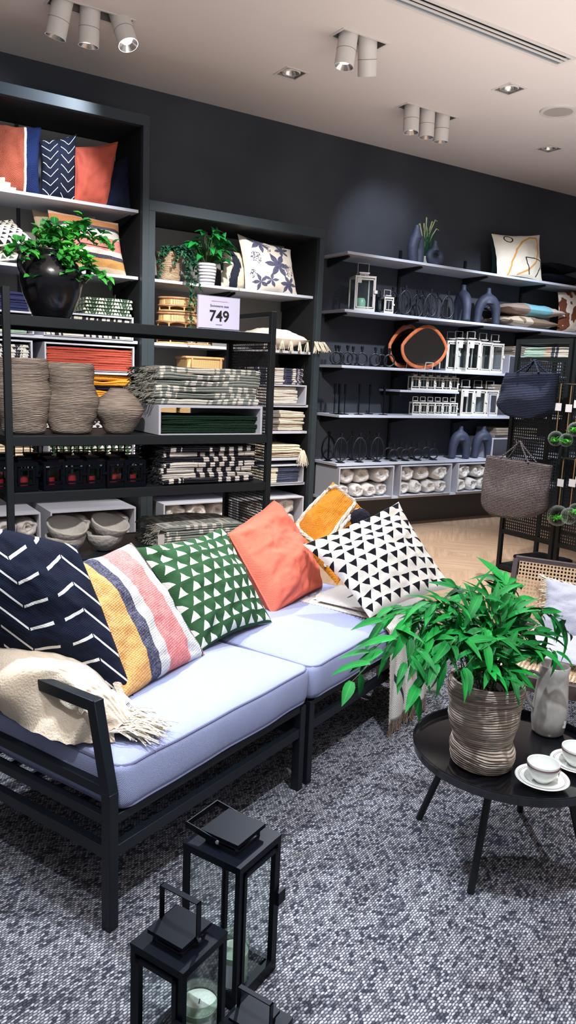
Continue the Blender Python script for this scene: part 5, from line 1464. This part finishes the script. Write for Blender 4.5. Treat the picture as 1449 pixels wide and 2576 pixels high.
o3 = MB().quadgrid(thr3, 40, 50).build('throw_blanket', m_t2, ang=180, solid=.003); tag(o3, 'cream line drawing blanket hanging off the far end of the sofa', 'throw')
# ------------------------------------------------------------------ tray table
TX, TY, TZ, TR_ = 1.831, 1.482, .36, .303
t = thing('tray_table', 'low round black tray table on four splayed legs', 'table', (TX, TY, 0))
MB().lathe([(.001, TZ-.012), (TR_-.012, TZ-.012), (TR_, TZ-.008), (TR_+.003, TZ+.018), (TR_-.001, TZ+.018), (TR_-.004, TZ-.004), (TR_-.012, TZ-.006), (.001, TZ-.006)], (TX, TY, 0), 96, caps=False).build('tray_top', m_table, t, ang=30)
MB().tube([(TX+(TR_+.001)*cos(2*pi*k/96), TY+(TR_+.001)*sin(2*pi*k/96), TZ+.018) for k in range(96)], .003, 6, closed=True).build('rim', m_table, t)
for (fx, fy) in ((1.596, 1.385), (1.723, 1.752), (2.076, 1.612), (1.945, 1.232)):
    d = V((fx-TX, fy-TY, 0)); MB().cyl((TX+d.x*.62, TY+d.y*.62, TZ-.012), (fx, fy, .013), .0115, n=16).build('leg', m_tleg, t)
TT = TZ-.0055
vp_ = V((1.705, 1.487, TT))
bigp = [(.078, 0), (.09, .008), (.098, .035), (.102, .06), (.092, .085), (.098, .12), (.108, .155), (.104, .185), (.108, .215), (.114, .24), (.110, .262), (.106, .272)]
v_ = ribvase('large ribbed pale brown vase planted with bamboo on the tray table', vp_, bigp, m_ribvase2, 5, .06, 'ribbed_vase', 72)
t = thing('bamboo_plant', 'bright green bamboo leaved plant in the large ribbed vase', 'plant', vp_+V((0, 0, .25)))
b = MB(); s_ = MB(); Q = random.Random(17); top = vp_+V((0, 0, .26))
tips = [(885, 1715, 1.42), (930, 1640, 1.46), (960, 1560, 1.5), (985, 1530, 1.6), (1050, 1545, 1.5), (1100, 1520, 1.62), (1150, 1480, 1.5), (1185, 1500, 1.62), (1230, 1500, 1.5), (1262, 1450, 1.56), (1300, 1480, 1.7),
        (1340, 1540, 1.6), (1380, 1600, 1.5), (1425, 1590, 1.6), (1400, 1640, 1.45), (1360, 1640, 1.4), (1010, 1680, 1.38), (1040, 1740, 1.36), (1000, 1600, 1.5), (1075, 1600, 1.45), (1120, 1620, 1.4), (1180, 1600, 1.42), (1240, 1600, 1.42),
        (1290, 1600, 1.5), (1330, 1600, 1.55), (1150, 1560, 1.55), (1210, 1560, 1.5), (1270, 1560, 1.5), (1090, 1680, 1.35), (1160, 1690, 1.32), (1230, 1690, 1.33), (1290, 1690, 1.4), (1420, 1560, 1.5), (1060, 1650, 1.42), (1110, 1560, 1.7), (1320, 1510, 1.6)]
for (px_, py_, y_) in tips:
    e = at(px_, py_, y=y_); a = top+V((Q.uniform(-.06, .06), Q.uniform(-.06, .06), -.03)); L_ = (e-a).length
    m1 = a.lerp(e, .45)+V((0, 0, .10*L_/.3)); P = [spl([a, m1, e], k/8) for k in range(9)]
    s_.tube(P, [.0022-.0014*k/8 for k in range(9)], 5)
    for k in range(12):
        f = .25+.75*k/11; c = spl([a, m1, e], f); tg_ = (spl([a, m1, e], min(1, f+.02))-spl([a, m1, e], f-.05)).normalized()
        sd = V((Q.uniform(-1, 1), Q.uniform(-1, 1), Q.uniform(-.7, .5)))
        leaf(b, c, tg_*.7+sd*.8, V((Q.uniform(-.4, .4), Q.uniform(-.6, 0), 1)), Q.uniform(.07, .125), Q.uniform(.020, .031), Q.uniform(.1, .55), 5, .18)
b.build('foliage', m_bamboo, t, ang=180); s_.build('stems', m_stem, t)
MB().lathe([(.001, .24), (.095, .24)], vp_, 24, caps=False).build('soil', bpy.data.materials['soil'], t)
# small plant behind the vase
q = at(1296, 1830, z=TT); q = V((1.93, 1.66, TT))
t = thing('small_plant', 'small spiky green plant in a grey pot behind the large vase', 'plant', q)
MB().lathe([(.001, 0), (.032, 0), (.04, .05), (.038, .075), (.034, .075), (.033, .06)], q, 24, caps=False).build('pot', M('grey_pot', C(140, 138, 134), .7), t)
b = MB(); Q = random.Random(5)
for k in range(60):
    a = Q.uniform(0, 2*pi); leaf(b, q+V((0, 0, .07)), (cos(a), sin(a), Q.uniform(.2, 2.2)), (0, 0, 1), Q.uniform(.05, .11), .008, Q.uniform(0, .6), 4, .1)
b.build('foliage', m_clover, t)
# jug
jp = V((2.062, 1.525, TT))
def jugc(g):
    n = g.noise(9, 4); n2 = g.noise(24, 3)
    return g.mix(g.mapr(n, .4, .6), C(186, 180, 172), g.mix(g.mapr(n2, .4, .6), C(128, 124, 120), C(160, 156, 148)))
jm = M('glazed_stoneware', jugc, .35, coat=.4)
t = thing('stoneware_jug', 'tall grey marbled stoneware jug with side handle on the tray table', 'jug', jp)
jprof = [(.001, 0), (.042, 0), (.052, .01), (.058, .05), (.057, .1), (.052, .16), (.047, .21), (.046, .235), (.043, .238), (.042, .23), (.047, .15), (.05, .05), (.001, .01)]
def jf(v, tt, f):
    if v.z > .2: k = (v.z-.2)/.04; s = 1+.18*k*max(0, cos(tt+.5))**6; return V((v.x*s, v.y*s, v.z+.0*k))
    return v
MB().lathe(jprof, jp, 48, jf, caps=False).build('body', jm, t, ang=60)
hp = [(-.047, .205), (-.075, .215), (-.093, .195), (-.092, .15), (-.075, .11), (-.056, .09)]
hd = CR.copy(); hd.z = 0; hd.normalize()
MB().tube([jp+hd*x+V((0, 0, z)) for x, z in [tuple(spl([V((a, c, 0)) for a, c in hp], k/16))[:2] for k in range(17)]], .006, 8).build('handle', jm, t)
MB().poly([jp+hd*.030-FW*.05+V((0, 0, .03)), jp+hd*.042-FW*.043+V((0, 0, .03)), jp+hd*.042-FW*.043+V((0, 0, .055)), jp+hd*.030-FW*.05+V((0, 0, .055))]).build('sticker', m_paper, t, smooth=False)
# cups and saucers
m_chi = M('white_china', C(226, 228, 222), .12, coat=.7)
m_line = M('brown_line', C(112, 44, 44), .3)
def cup_set(c, lab1, lab2, ang):
    z = TT
    s = thing('saucer', lab2, 'saucer', (c.x, c.y, z))
    MB().lathe([(.001, .0), (.04, 0), (.042, .004), (.072, .016), (.078, .0195), (.076, .022), (.045, .010), (.034, .008), (.001, .008)], (c.x, c.y, z), 64, caps=False).build('dish', m_chi, s, ang=60)
    for rr, zz in ((.0675, .0185), (.0640, .0172)):
        MB().tube([(c.x+rr*cos(2*pi*k/64), c.y+rr*sin(2*pi*k/64), z+zz) for k in range(64)], .0006, 5, closed=True).build('rim_line', m_line, s)
    t = thing('coffee_cup', lab1, 'cup', (c.x, c.y, z+.009))
    pr = [(.001, 0), (.022, 0), (.024, .003), (.026, .006), (.038, .018), (.045, .036), (.047, .056), (.0465, .058), (.044, .057), (.042, .036), (.034, .018), (.022, .009), (.001, .008)]
    MB().lathe(pr, (c.x, c.y, z+.009), 56, caps=False).build('bowl', m_chi, t, ang=60)
    for zz, rr in ((.0515, .0471), (.0485, .0468)):
        MB().tube([(c.x+rr*cos(2*pi*k/64), c.y+rr*sin(2*pi*k/64), z+.009+zz) for k in range(64)], .0006, 5, closed=True).build('rim_line', m_line, t)
    P = []
    for k in range(11):
        a = pi*k/10; r = .046+.018*sin(a); P.append((c.x+r*cos(ang), c.y+r*sin(ang), z+.009+.034+.014*cos(a)))
    MB().tube(P, .0035, 8).build('handle', m_chi, t)
    # small printed mark
    va = ang-1.05; dr = V((cos(va), sin(va), 0)); pm = V((c.x, c.y, 0))+dr*.0475
    for zz, hw in ((.034, .004), (.031, .003), (.028, .004)):
        q = V((c.x+dr.x*.0455, c.y+dr.y*.0455, z+.009+zz)); MB().box(q, (hw*2, .0012, .0012), rz=va+pi/2).build('printed_mark', m_line, t, smooth=False)
    for k, (tx, zz, sz) in enumerate((('CAPPUCCINO', .041, .0058),)):
        rr = .0472
        text(tx, sz, c.x+dr.x*rr, c.y+dr.y*rr, z+.009+zz, t, m_line, rz=va+pi/2, name='lettering')
    return t
cc = at(1363, 1962, z=TT+.01); fa = atan2(CR.y, CR.x)
cup_set(cc, 'white cup with brown rim lines on the nearer saucer', 'white saucer under the nearer coffee cup', fa+.5)
c2_ = at(1449, 1922, z=TT+.01)
cup_set(c2_, 'white cup with brown rim lines at the right edge, farther back', 'white saucer under the farther coffee cup at right edge', fa+.4)
# ------------------------------------------------------------------ floor lanterns
LY = radians(24.5)
c1 = V((.784, 1.352, 0))+Matrix.Rotation(LY, 3, 'Z') @ V((.085, .085, 0))
L1_ = lantern('lantern', 'tall black floor lantern with its handle folded back', .17, .372, m_blk, hang=-radians(83), f=.013, cap=.66, hh=.098)
L1_.location = (c1.x, c1.y, .0125); L1_.rotation_euler = (0, 0, LY)
c2 = V((.589, 1.233, 0))+Matrix.Rotation(LY, 3, 'Z') @ V((.073, .073, 0))
L2_ = lantern('lantern', 'medium black floor lantern with its handle upright, in front of the tall one', .147, .278, m_blk, f=.013, cap=.66, hh=.09)
L2_.location = (c2.x, c2.y, .0125); L2_.rotation_euler = (0, 0, LY-pi/2)
ctop = at(640, 2555, z=.2)
L3_ = lantern('lantern', 'smallest black floor lantern at the bottom edge of the view', .115, .165, m_blk, f=.01, cap=.66, hh=.055)
L3_.location = (ctop.x, ctop.y, .0125); L3_.rotation_euler = (0, 0, LY-pi/2)
m_jarg = bpy.data.materials.new('green_glass'); m_jarg.use_nodes = True
_n = m_jarg.node_tree; _n.nodes.clear(); _o = _n.nodes.new('ShaderNodeOutputMaterial'); _m = _n.nodes.new('ShaderNodeMixShader'); _t = _n.nodes.new('ShaderNodeBsdfTransparent'); _t.inputs[0].default_value = (.72, .80, .74, 1)
_g = _n.nodes.new('ShaderNodeBsdfGlossy'); _g.inputs['Roughness'].default_value = .05; _m.inputs[0].default_value = .12
_n.links.new(_t.outputs[0], _m.inputs[1]); _n.links.new(_g.outputs[0], _m.inputs[2]); _n.links.new(_m.outputs[0], _o.inputs[0])
def candle(c, r, h, lab, label_band=True):
    t = thing('jar_candle', lab, 'candle', c)
    MB().lathe([(r*.9, 0), (r, .006), (r, h), (r*.93, h), (r*.93, h*.75)], c, 40, caps=False).build('glass_jar', m_jarg, t)
    MB().lathe([(.001, .006), (r*.9, .006), (r*.92, h*.72), (r*.5, h*.71), (.001, h*.71)], c, 40, caps=False).build('wax', m_wax, t)
    MB().cyl(V(c)+V((0, 0, h*.7)), V(c)+V((.003, .001, h*.82)), .0012, n=6).build('wick', M('wick', C(40, 36, 34), .8), t)
    if label_band:
        b = MB(); a0 = atan2(-FW.y, -FW.x)
        b.quadgrid(lambda u, v: V(c)+V(((r+.0008)*cos(a0+(u-.5)*1.5), (r+.0008)*sin(a0+(u-.5)*1.5), h*(.12+.5*v))), 12, 1)
        b.build('paper_label', m_paper, t)
q = at(586, 2470, z=.026); candle(V((q.x, q.y, .026)), .038, .125, 'jar candle with white label standing inside the tall floor lantern')
q = at(500, 2528, z=.09); candle(V((q.x, q.y, .026)), .046, .095, 'wide jar candle inside the medium floor lantern')
# ------------------------------------------------------------------ cane chair
t = thing('cane_chair', 'low dark wood lounge chair with woven cane back and seat', 'chair', (2.5, 2.0, 0))
Fc = V((2.31, 2.07, 0)); wv = V((.5, -.866, 0)); dv = V((.866, .5, 0)); m_dw = M('dark_walnut', C(62, 42, 34), .45, var=.1, vs=20.); m_gw2 = M('grey_brown_frame', C(86, 74, 74), .5)
def K(a, c, z): return Fc+wv*a+dv*c+V((0, 0, z))
CW = .66
for a_ in (0, CW):
    MB().bar(K(a_+.0, .02, .013), K(a_, .04, .33), .035, .03).build('leg', m_dw, t, bevel=.002)
    MB().bar(K(a_, .55, .013), K(a_, .50, .33), .035, .03).build('leg', m_dw, t, bevel=.002)
    MB().bar(K(a_, .0, .335), K(a_, .52, .335), .03, .045).build('side_rail', m_dw, t, bevel=.002)
    MB().bar(K(a_, .50, .33), K(a_, .61, .69), .022, .03, up=tuple(dv)).build('back_post', m_gw2, t, bevel=.002)
MB().bar(K(0, 0, .325), K(CW, 0, .325), .03, .06).build('front_rail', m_dw, t, bevel=.002)
MB().bar(K(-.0, .61, .69), K(CW, .61, .69), .022, .03).build('top_rail', m_gw2, t, bevel=.002)
MB().bar(K(0, .52, .40), K(CW, .52, .40), .022, .03).build('lower_rail', m_gw2, t, bevel=.002)
def canesheet(w, h, pitch, mp):
    nx, ny = int(w/pitch), int(h/pitch); b = MB(); px_, py_ = w/nx, h/ny; r = .33
    for i in range(nx):
        for j in range(ny):
            cx, cy = (i+.5)*px_, (j+.5)*py_; k0 = len(b.v)
            O = [(-.5, -.5), (0, -.5), (.5, -.5), (.5, 0), (.5, .5), (0, .5), (-.5, .5), (-.5, 0)]
            for (x, y) in O: b.v.append(V(mp(cx+x*px_, cy+y*py_)))
            for (x, y) in O: a = atan2(y, x); b.v.append(V(mp(cx+cos(a)*r*px_, cy+sin(a)*r*py_)))
            for q in range(8): b.f.append([k0+q, k0+(q+1) % 8, k0+8+(q+1) % 8, k0+8+q])
    return b
canesheet(CW-.04, .275, .0155, lambda x, y: K(.02+x, .52+.085*(y/.3)+.0, .41+y)).build('cane_back', M('cane_webbing', C(214, 182, 146), .6, bump=weave(900), bd=.001), t, smooth=False, solid=.0015)
canesheet(CW-.03, .5, .0155, lambda x, y: K(.015+x, .015+y, .36)).build('cane_seat', bpy.data.materials['cane_webbing'], t, smooth=False, solid=.0015)
f_wh = fab('white_linen', C(186, 186, 198), 700., .001, var=.02, vs=8.)
o = pillow('cushion', 'white linen cushion with fringed edge leaning on the cane chair back', K(.16, .49, .645), K(.62, .49, .63), K(.62, .36, .40), K(.16, .36, .42), .07, f_wh, 41, N=36)
b = MB(); Q = random.Random(14); Pp = PP[o.name]
for k in range(150):
    f = Q.uniform(-1, 1); e, d = ((f, 1), (0, 1)) if k % 2 else ((-1, f), (-1, 0))
    p = Pp(e[0], e[1], 1); q = Pp(e[0]*.9, e[1]*.9, 1); dd = (p-q).normalized()*Q.uniform(.03, .05)
    b.tube([p, p+dd*.6+V((Q.uniform(-.006, .006), Q.uniform(-.006, .006), 0)), p+dd+V((Q.uniform(-.012, .012), Q.uniform(-.012, .012), Q.uniform(-.012, .004)))], .0022, 4)
b.build('fringe', m_fr, o)
pillow('seat_pad', 'thick white seat cushion on the cane chair', K(.13, .46, .415), K(.62, .46, .415), K(.62, .06, .40), K(.13, .12, .40), .045, f_wh, 42, N=30, cat='seat cushion')
# ------------------------------------------------------------------ right perforated rack
X0 = 4.8; YB = 4.22
t = thing('perforated_rack', 'tall black perforated display rack hung with bags and glass globes', 'display rack', (X0+.2, 3.7, 0))
for y in (YB-.03, 3.69, 3.64, 3.12):
    for x in (X0, X0+.45): MB().bx(x, x+.03, y, y+.03, 0, 1.86).build('post', m_rack, t)
for (ya, yb) in ((3.72, YB-.03), (3.15, 3.64)):
    for x in (X0+.002, X0+.452):
        for z in (.045, 1.86, .34): MB().bx(x, x+.026, ya, yb, z-.035, z).build('cross_rail', m_rack, t)
    for z in (.045, 1.72): MB().bx(X0+.03, X0+.45, ya, yb, z-.02, z).build('shelf_board', m_rack, t)
    y_ = ya; W_ = yb-ya
    b = holes(W_, 1.375, .020, .024, .010, .014, lambda a, c, y_=y_: (X0+.015, y_+a, .34+c)); b.build('perforated_panel', m_rack, t, smooth=False, solid=.0015)
    for y2 in (ya, yb): pass
MB().bx(X0+.03, X0+.45, YB-.03, YB-.004, .01, .045).build('cross_rail', m_rack, t)
MB().bx(X0+.03, X0+.45, YB-.03, YB-.004, 1.825, 1.86).build('cross_rail', m_rack, t)
f_mb = M('mint_beige_cloth', stripes([(0, C(150, 186, 172)), (.45, C(190, 170, 156)), (.62, C(40, 52, 76)), (.75, C(206, 200, 190))]), .9)
def folded_r(n, y0, y1, z, h, mats, what, where):
    w = y1-y0; th_ = h/n
    for k in range(n):
        SEED[0] += 1; o = folded(SEED[0], w, .3, th_*1.04, mats, 'folded_textile'); o.rotation_euler = (0, 0, -pi/2); o.location = (X0+.045, (y0+y1)/2, z+k*th_)
        tag(o, f'{what}, {ORD[n-1-k]} of its stack {where}', 'towel', f'{what}s {where}')
folded_r(4, 3.75, 4.17, 1.721, .075, f_mb, 'mint and beige banded cloth', 'in the top of the perforated rack')
f_gr = fab('charcoal_throw', C(64, 64, 72), 400., .003)
folded_r(3, 3.74, 4.08, .046, .10, f_gr, 'charcoal grey throw', 'on the base of the perforated rack')
folded_r(3, 3.16, 3.60, .046, .13, f_gr, 'dark grey throw', 'on the second base bay')
# hooks and bags
def hook(y, z, L, lab):
    b = MB().tube([(X0+.012, y, z), (X0-L, y, z), (X0-L-.004, y, z+.015)], .004, 8); o = b.build('hook_rail', m_chrome); tag(o, lab, 'hook'); return o
m_wv = lambda n, c, d: M(n, lambda g: g.mix(g.mapr(g.noise(150, 2), .35, .65), c, d), .9, bump=lambda g: (g.xyz()[2]*520.).sn()+g.noise(200, 2), bd=.003)
def bag(label, quad_top, quad_bot, dep, mat, hookp, strap, seed, handle2=True):
    """soft tote: top edge and bottom edge in world points"""
    A, B = V(quad_top[0]), V(quad_top[1]); D, E_ = V(quad_bot[0]), V(quad_bot[1])
    nrm = V((-1, 0, 0)) if abs((B-A).normalized().x) < .7 else V((0, -1, 0))
    nrm = (B-A).cross(D-A).normalized()
    if nrm.dot(CAM-A) < 0: nrm = -nrm
    t = thing('tote_bag', label, 'bag', (A+B+D+E_)/4); n = 36; b = MB()
    def f(u, v):
        th = 2*pi*u; c, s = cos(th), sin(th)
        sx = (abs(c)**.55)*(1 if c > 0 else -1); sy = (abs(s)**.8)*(1 if s > 0 else -1)
        rnd = 1. if v > .22 else (1-(1-v/.22)**2.2*.30)
        L_ = D.lerp(A, v); R__ = E_.lerp(B, v); m_ = (L_+R__)/2; h = (R__-L_)/2
        wob = noise.noise(V((c*1.5+seed, s*1.5, v*3)))*.02
        dd = dep*(.55+.45*sin(pi*min(1, v*1.1+.15)))*.5
        zdrop = (1-v)**3*(-.03)*(1-c*c)
        p = m_+h*sx*rnd+nrm*(dd*sy+wob)
        p.z += zdrop; return p
    b.quadgrid(f, n, 26, cu=True); k0 = 0
    b.f.append([i for i in range(n)][::-1])
    b.build('woven_body', mat, t, ang=180, solid=.006)
    hk = V(hookp)
    for sgn in ((1, -1) if handle2 else (1,)):
        p = A.lerp(B, .28)+nrm*dep*.3*sgn; q = A.lerp(B, .72)+nrm*dep*.3*sgn
        P = [spl([p, hk.lerp(p, .25)+V((0, 0, .0)), hk+V((0, sgn*.004, .006)), hk.lerp(q, .25), q], k/14) for k in range(15)]
        MB().tube(P, strap, 8).build('handle', mat, t)
    return t
hk1 = at(1345, 908, x=4.62); hook(hk1.y, hk1.z, .22, 'steel display hook carrying the navy tote bag')
xb_ = 4.62
A = at(1276, 938, x=xb_); B = at(1404, 938, x=xb_); D = at(1252, 1030, x=xb_); E_ = at(1385, 1052, x=xb_)
bag('navy woven tote bag hanging from the perforated rack', (A, B), (D, E_), .16, m_wv('navy_weave', C(14, 24, 48), C(24, 38, 70)), (4.62, hk1.y, hk1.z), .007, 3)
hk2 = at(1308, 1112, x=4.6); hook(hk2.y, hk2.z, .24, 'steel display hook carrying the grey tote bag')
xb_ = 4.55
A = at(1226, 1145, x=xb_); B = at(1388, 1172, x=xb_); D = at(1212, 1285, x=xb_); E_ = at(1368, 1300, x=xb_)
bag('speckled grey crocheted tote bag below the navy one', (A, B), (D, E_), .15, m_wv('grey_crochet', C(70, 64, 68), C(128, 120, 124)), (4.6, hk2.y, hk2.z), .006, 6)
# glass globes
m_gl = bpy.data.materials.new('thin_glass'); m_gl.use_nodes = True
_n = m_gl.node_tree; _n.nodes.clear(); _o = _n.nodes.new('ShaderNodeOutputMaterial'); _m = _n.nodes.new('ShaderNodeMixShader'); _t = _n.nodes.new('ShaderNodeBsdfTransparent'); _t.inputs[0].default_value = (.9, .95, .93, 1)
_g = _n.nodes.new('ShaderNodeBsdfPrincipled'); _g.inputs['Roughness'].default_value = .08; _g.inputs['Base Color'].default_value = (.5, .58, .56, 1); _g.inputs['Specular IOR Level'].default_value = 1.; _l = _n.nodes.new('ShaderNodeLayerWeight'); _l.inputs[0].default_value = .5; _pp = _n.nodes.new('ShaderNodeMath'); _pp.operation = 'POWER'; _pp.inputs[1].default_value = 2.2; _n.links.new(_l.outputs['Facing'], _pp.inputs[0])  # pale rim colour stands in for bright reflections at the globe's edge
_n.links.new(_pp.outputs[0], _m.inputs[0]); _n.links.new(_t.outputs[0], _m.inputs[1]); _n.links.new(_g.outputs[0], _m.inputs[2]); _n.links.new(_m.outputs[0], _o.inputs[0])
for hx_, hy_, lab in ((1410, 965, 'upper'), (1415, 1152, 'lower')):
    h = at(hx_, hy_, x=4.68); o = hook(h.y, h.z, .13, f'{lab} steel rail from which the glass globes hang')
    MB().tube([(4.665, h.y, h.z), (4.665, h.y-.34, h.z+.0)], .004, 8).build('cross_bar', m_chrome, o)
GL = [(1398, 1103, 965, 18, 'globe with moss, left of the upper pair', 1), (1424, 1107, 968, 16, 'globe with moss, second in the upper row', 1), (1447, 1080, 970, 17, 'globe with moss, upper row at right edge', 1),
      (1403, 1297, 1152, 25, 'largest globe with bright moss in the lower row', 1), (1432, 1298, 1152, 20, 'empty clear globe in the lower row', 0), (1449, 1285, 1152, 18, 'globe at the right edge of the lower row', 1)]
for i, (gx, gy, hy_, rp, lab, moss) in enumerate(GL):
    xx = 4.66+.015*(i % 2); c = at(gx, gy, x=xx); r = rp/FPX*(c-CAM).length; hz = at(gx, hy_, x=xx)
    t = thing('hanging_terrarium', f'clear glass {lab}, hung on twine', 'terrarium', c)
    MB().lathe([(max(.001, r*sin(pi*k/20)), -r*cos(pi*k/20)) for k in range(0, 20)], c, 28, caps=False).build('glass_globe', m_gl, t, ang=180)
    MB().tube([c+V((0, 0, r*.98)), V((c.x, c.y+(hz.y-c.y)*0, hz.z))], .004, 6).build('twine', m_rope, t)
    zt = hz.z-(hz.z-c.z)*.42
    MB().box((c.x-.008, c.y, zt), (.001, .055, .055)).build('paper_tag', m_paper, t, smooth=False)
    if moss:
        b = MB(); Q = random.Random(i)
        for k in range(60):
            p = c+V((Q.gauss(0, .3)*r, Q.gauss(0, .3)*r, -r*.45+abs(Q.gauss(0, .22))*r)); leaf(b, p, (Q.uniform(-1, 1), Q.uniform(-1, 1), Q.uniform(0, 1.2)), (0, 0, 1), .028, .014, .3, 2)
        b.build('moss', M('bright_moss', C(110, 210, 80), .8) if 'bright_moss' not in bpy.data.materials else bpy.data.materials['bright_moss'], t)
# ------------------------------------------------------------------ light
sc = bpy.context.scene
wd = bpy.data.worlds.new('shop_ambience'); sc.world = wd; wd.use_nodes = True
bg = wd.node_tree.nodes['Background']; bg.inputs[0].default_value = (.80, .88, 1, 1); bg.inputs[1].default_value = .22
def spot(p, tgt, power, size=60, blend=.5, col=(1, .97, .95), r=.04):
    l = bpy.data.lights.new('ceiling_or_added_spot', 'SPOT'); l.energy = power; l.spot_size = radians(size); l.spot_blend = blend; l.color = col; l.shadow_soft_size = r
    o = bpy.data.objects.new('ceiling_or_added_spot', l); COL.objects.link(o); o.location = p
    d = V(tgt)-V(p); o.rotation_euler = d.to_track_quat('-Z', 'Y').to_euler(); return o
def area(p, tgt, power, sx, sy, col=(1, 1, 1)):
    l = bpy.data.lights.new('added_fill_panel', 'AREA'); l.shape = 'RECTANGLE'; l.size = sx; l.size_y = sy; l.energy = power; l.color = col
    o = bpy.data.objects.new('added_fill_panel', l); COL.objects.link(o); o.location = p
    d = V(tgt)-V(p); o.rotation_euler = d.to_track_quat('-Z', 'Y').to_euler(); return o
COOL = (.80, .88, 1)
spot((4.52, 5.13, 3.42), (4.95, 6.1, 2.75), 60, 70, .9, COOL, .05)
spot((1.86, 5.1, 3.42), (1.2, 5.9, 2.9), 60, 80, .9, COOL, .05)
spot((3.24, 4.38, 3.45), (1.45, 1.8, .3), 520, 62, .6, COOL, .05)     # over the sofa and table
spot((.5, 2.7, 3.6), (.95, 2.05, .4), 430, 50, .8, COOL, .05)  # extra spot added to brighten the near end of the sofa
spot((1.2, .6, 3.6), (1.75, 1.55, .45), 430, 60, .7, COOL, .05)
spot((-.3, .9, 3.6), (.9, 1.6, .2), 170, 65, .7, COOL, .05)
spot((1.66, 5.1, 3.5), (1.6, 5.7, 2.4), 70, 60, .6, COOL, .05)
spot((.6, 2.6, 3.6), (1.45, 5.8, 1.5), 620, 46, .7, (1, .97, .93), .05)
spot((2.2, 3.2, 3.6), (3.0, 5.8, 1.5), 660, 46, .7, (1, .97, .93), .05)
spot((4.5, 3.4, 3.6), (5.2, 6.0, 1.2), 540, 46, .8, COOL, .05)
spot((5.6, 3.6, 3.6), (6.6, 6.0, 1.6), 560, 50, .8, COOL, .05)
spot((3.0, 3.4, 3.6), (4.9, 4.0, .6), 420, 46, .7, (1, .98, .95), .05)
spot((4.64, 4.37, 3.64), (4.2, 4.6, 0), 420, 60, .7, (1, .95, .88), .05)
spot((3.2, 5.15, 3.64), (3.4, 4.6, 0), 160, 60, .7, (1, .95, .88), .05)
area((1.0, -.6, 3.3), (1.2, 2.4, .2), 22, 3, 2, COOL)  # added soft fill from behind the camera
area((1.5, .5, 1.9), (1.5, .51, 3.69), 185, 4, 3, (1, .965, .945))  # added uplight hanging free below the ceiling, only to brighten it
area((4.8, 3.3, 2.2), (4.8, 3.31, 3.69), 30, 3, 2, (1, .965, .96))  # second added uplight, lifts the ceiling towards the wall shelves
spot((.2, .9, 3.6), (1.4, 3.5, 1.1), 560, 42, .8, (1, .97, .93), .06)  # extra spot added from the camera side to light the rack front
sc.view_settings.view_transform = 'Standard'; sc.view_settings.look = 'None'; sc.view_settings.exposure = 0.; sc.view_settings.gamma = .95
try:
    sc.cycles.max_bounces = 8; sc.cycles.transparent_max_bounces = 16; sc.cycles.use_denoising = True
    sc.cycles.sample_clamp_indirect = 4.
except Exception: pass
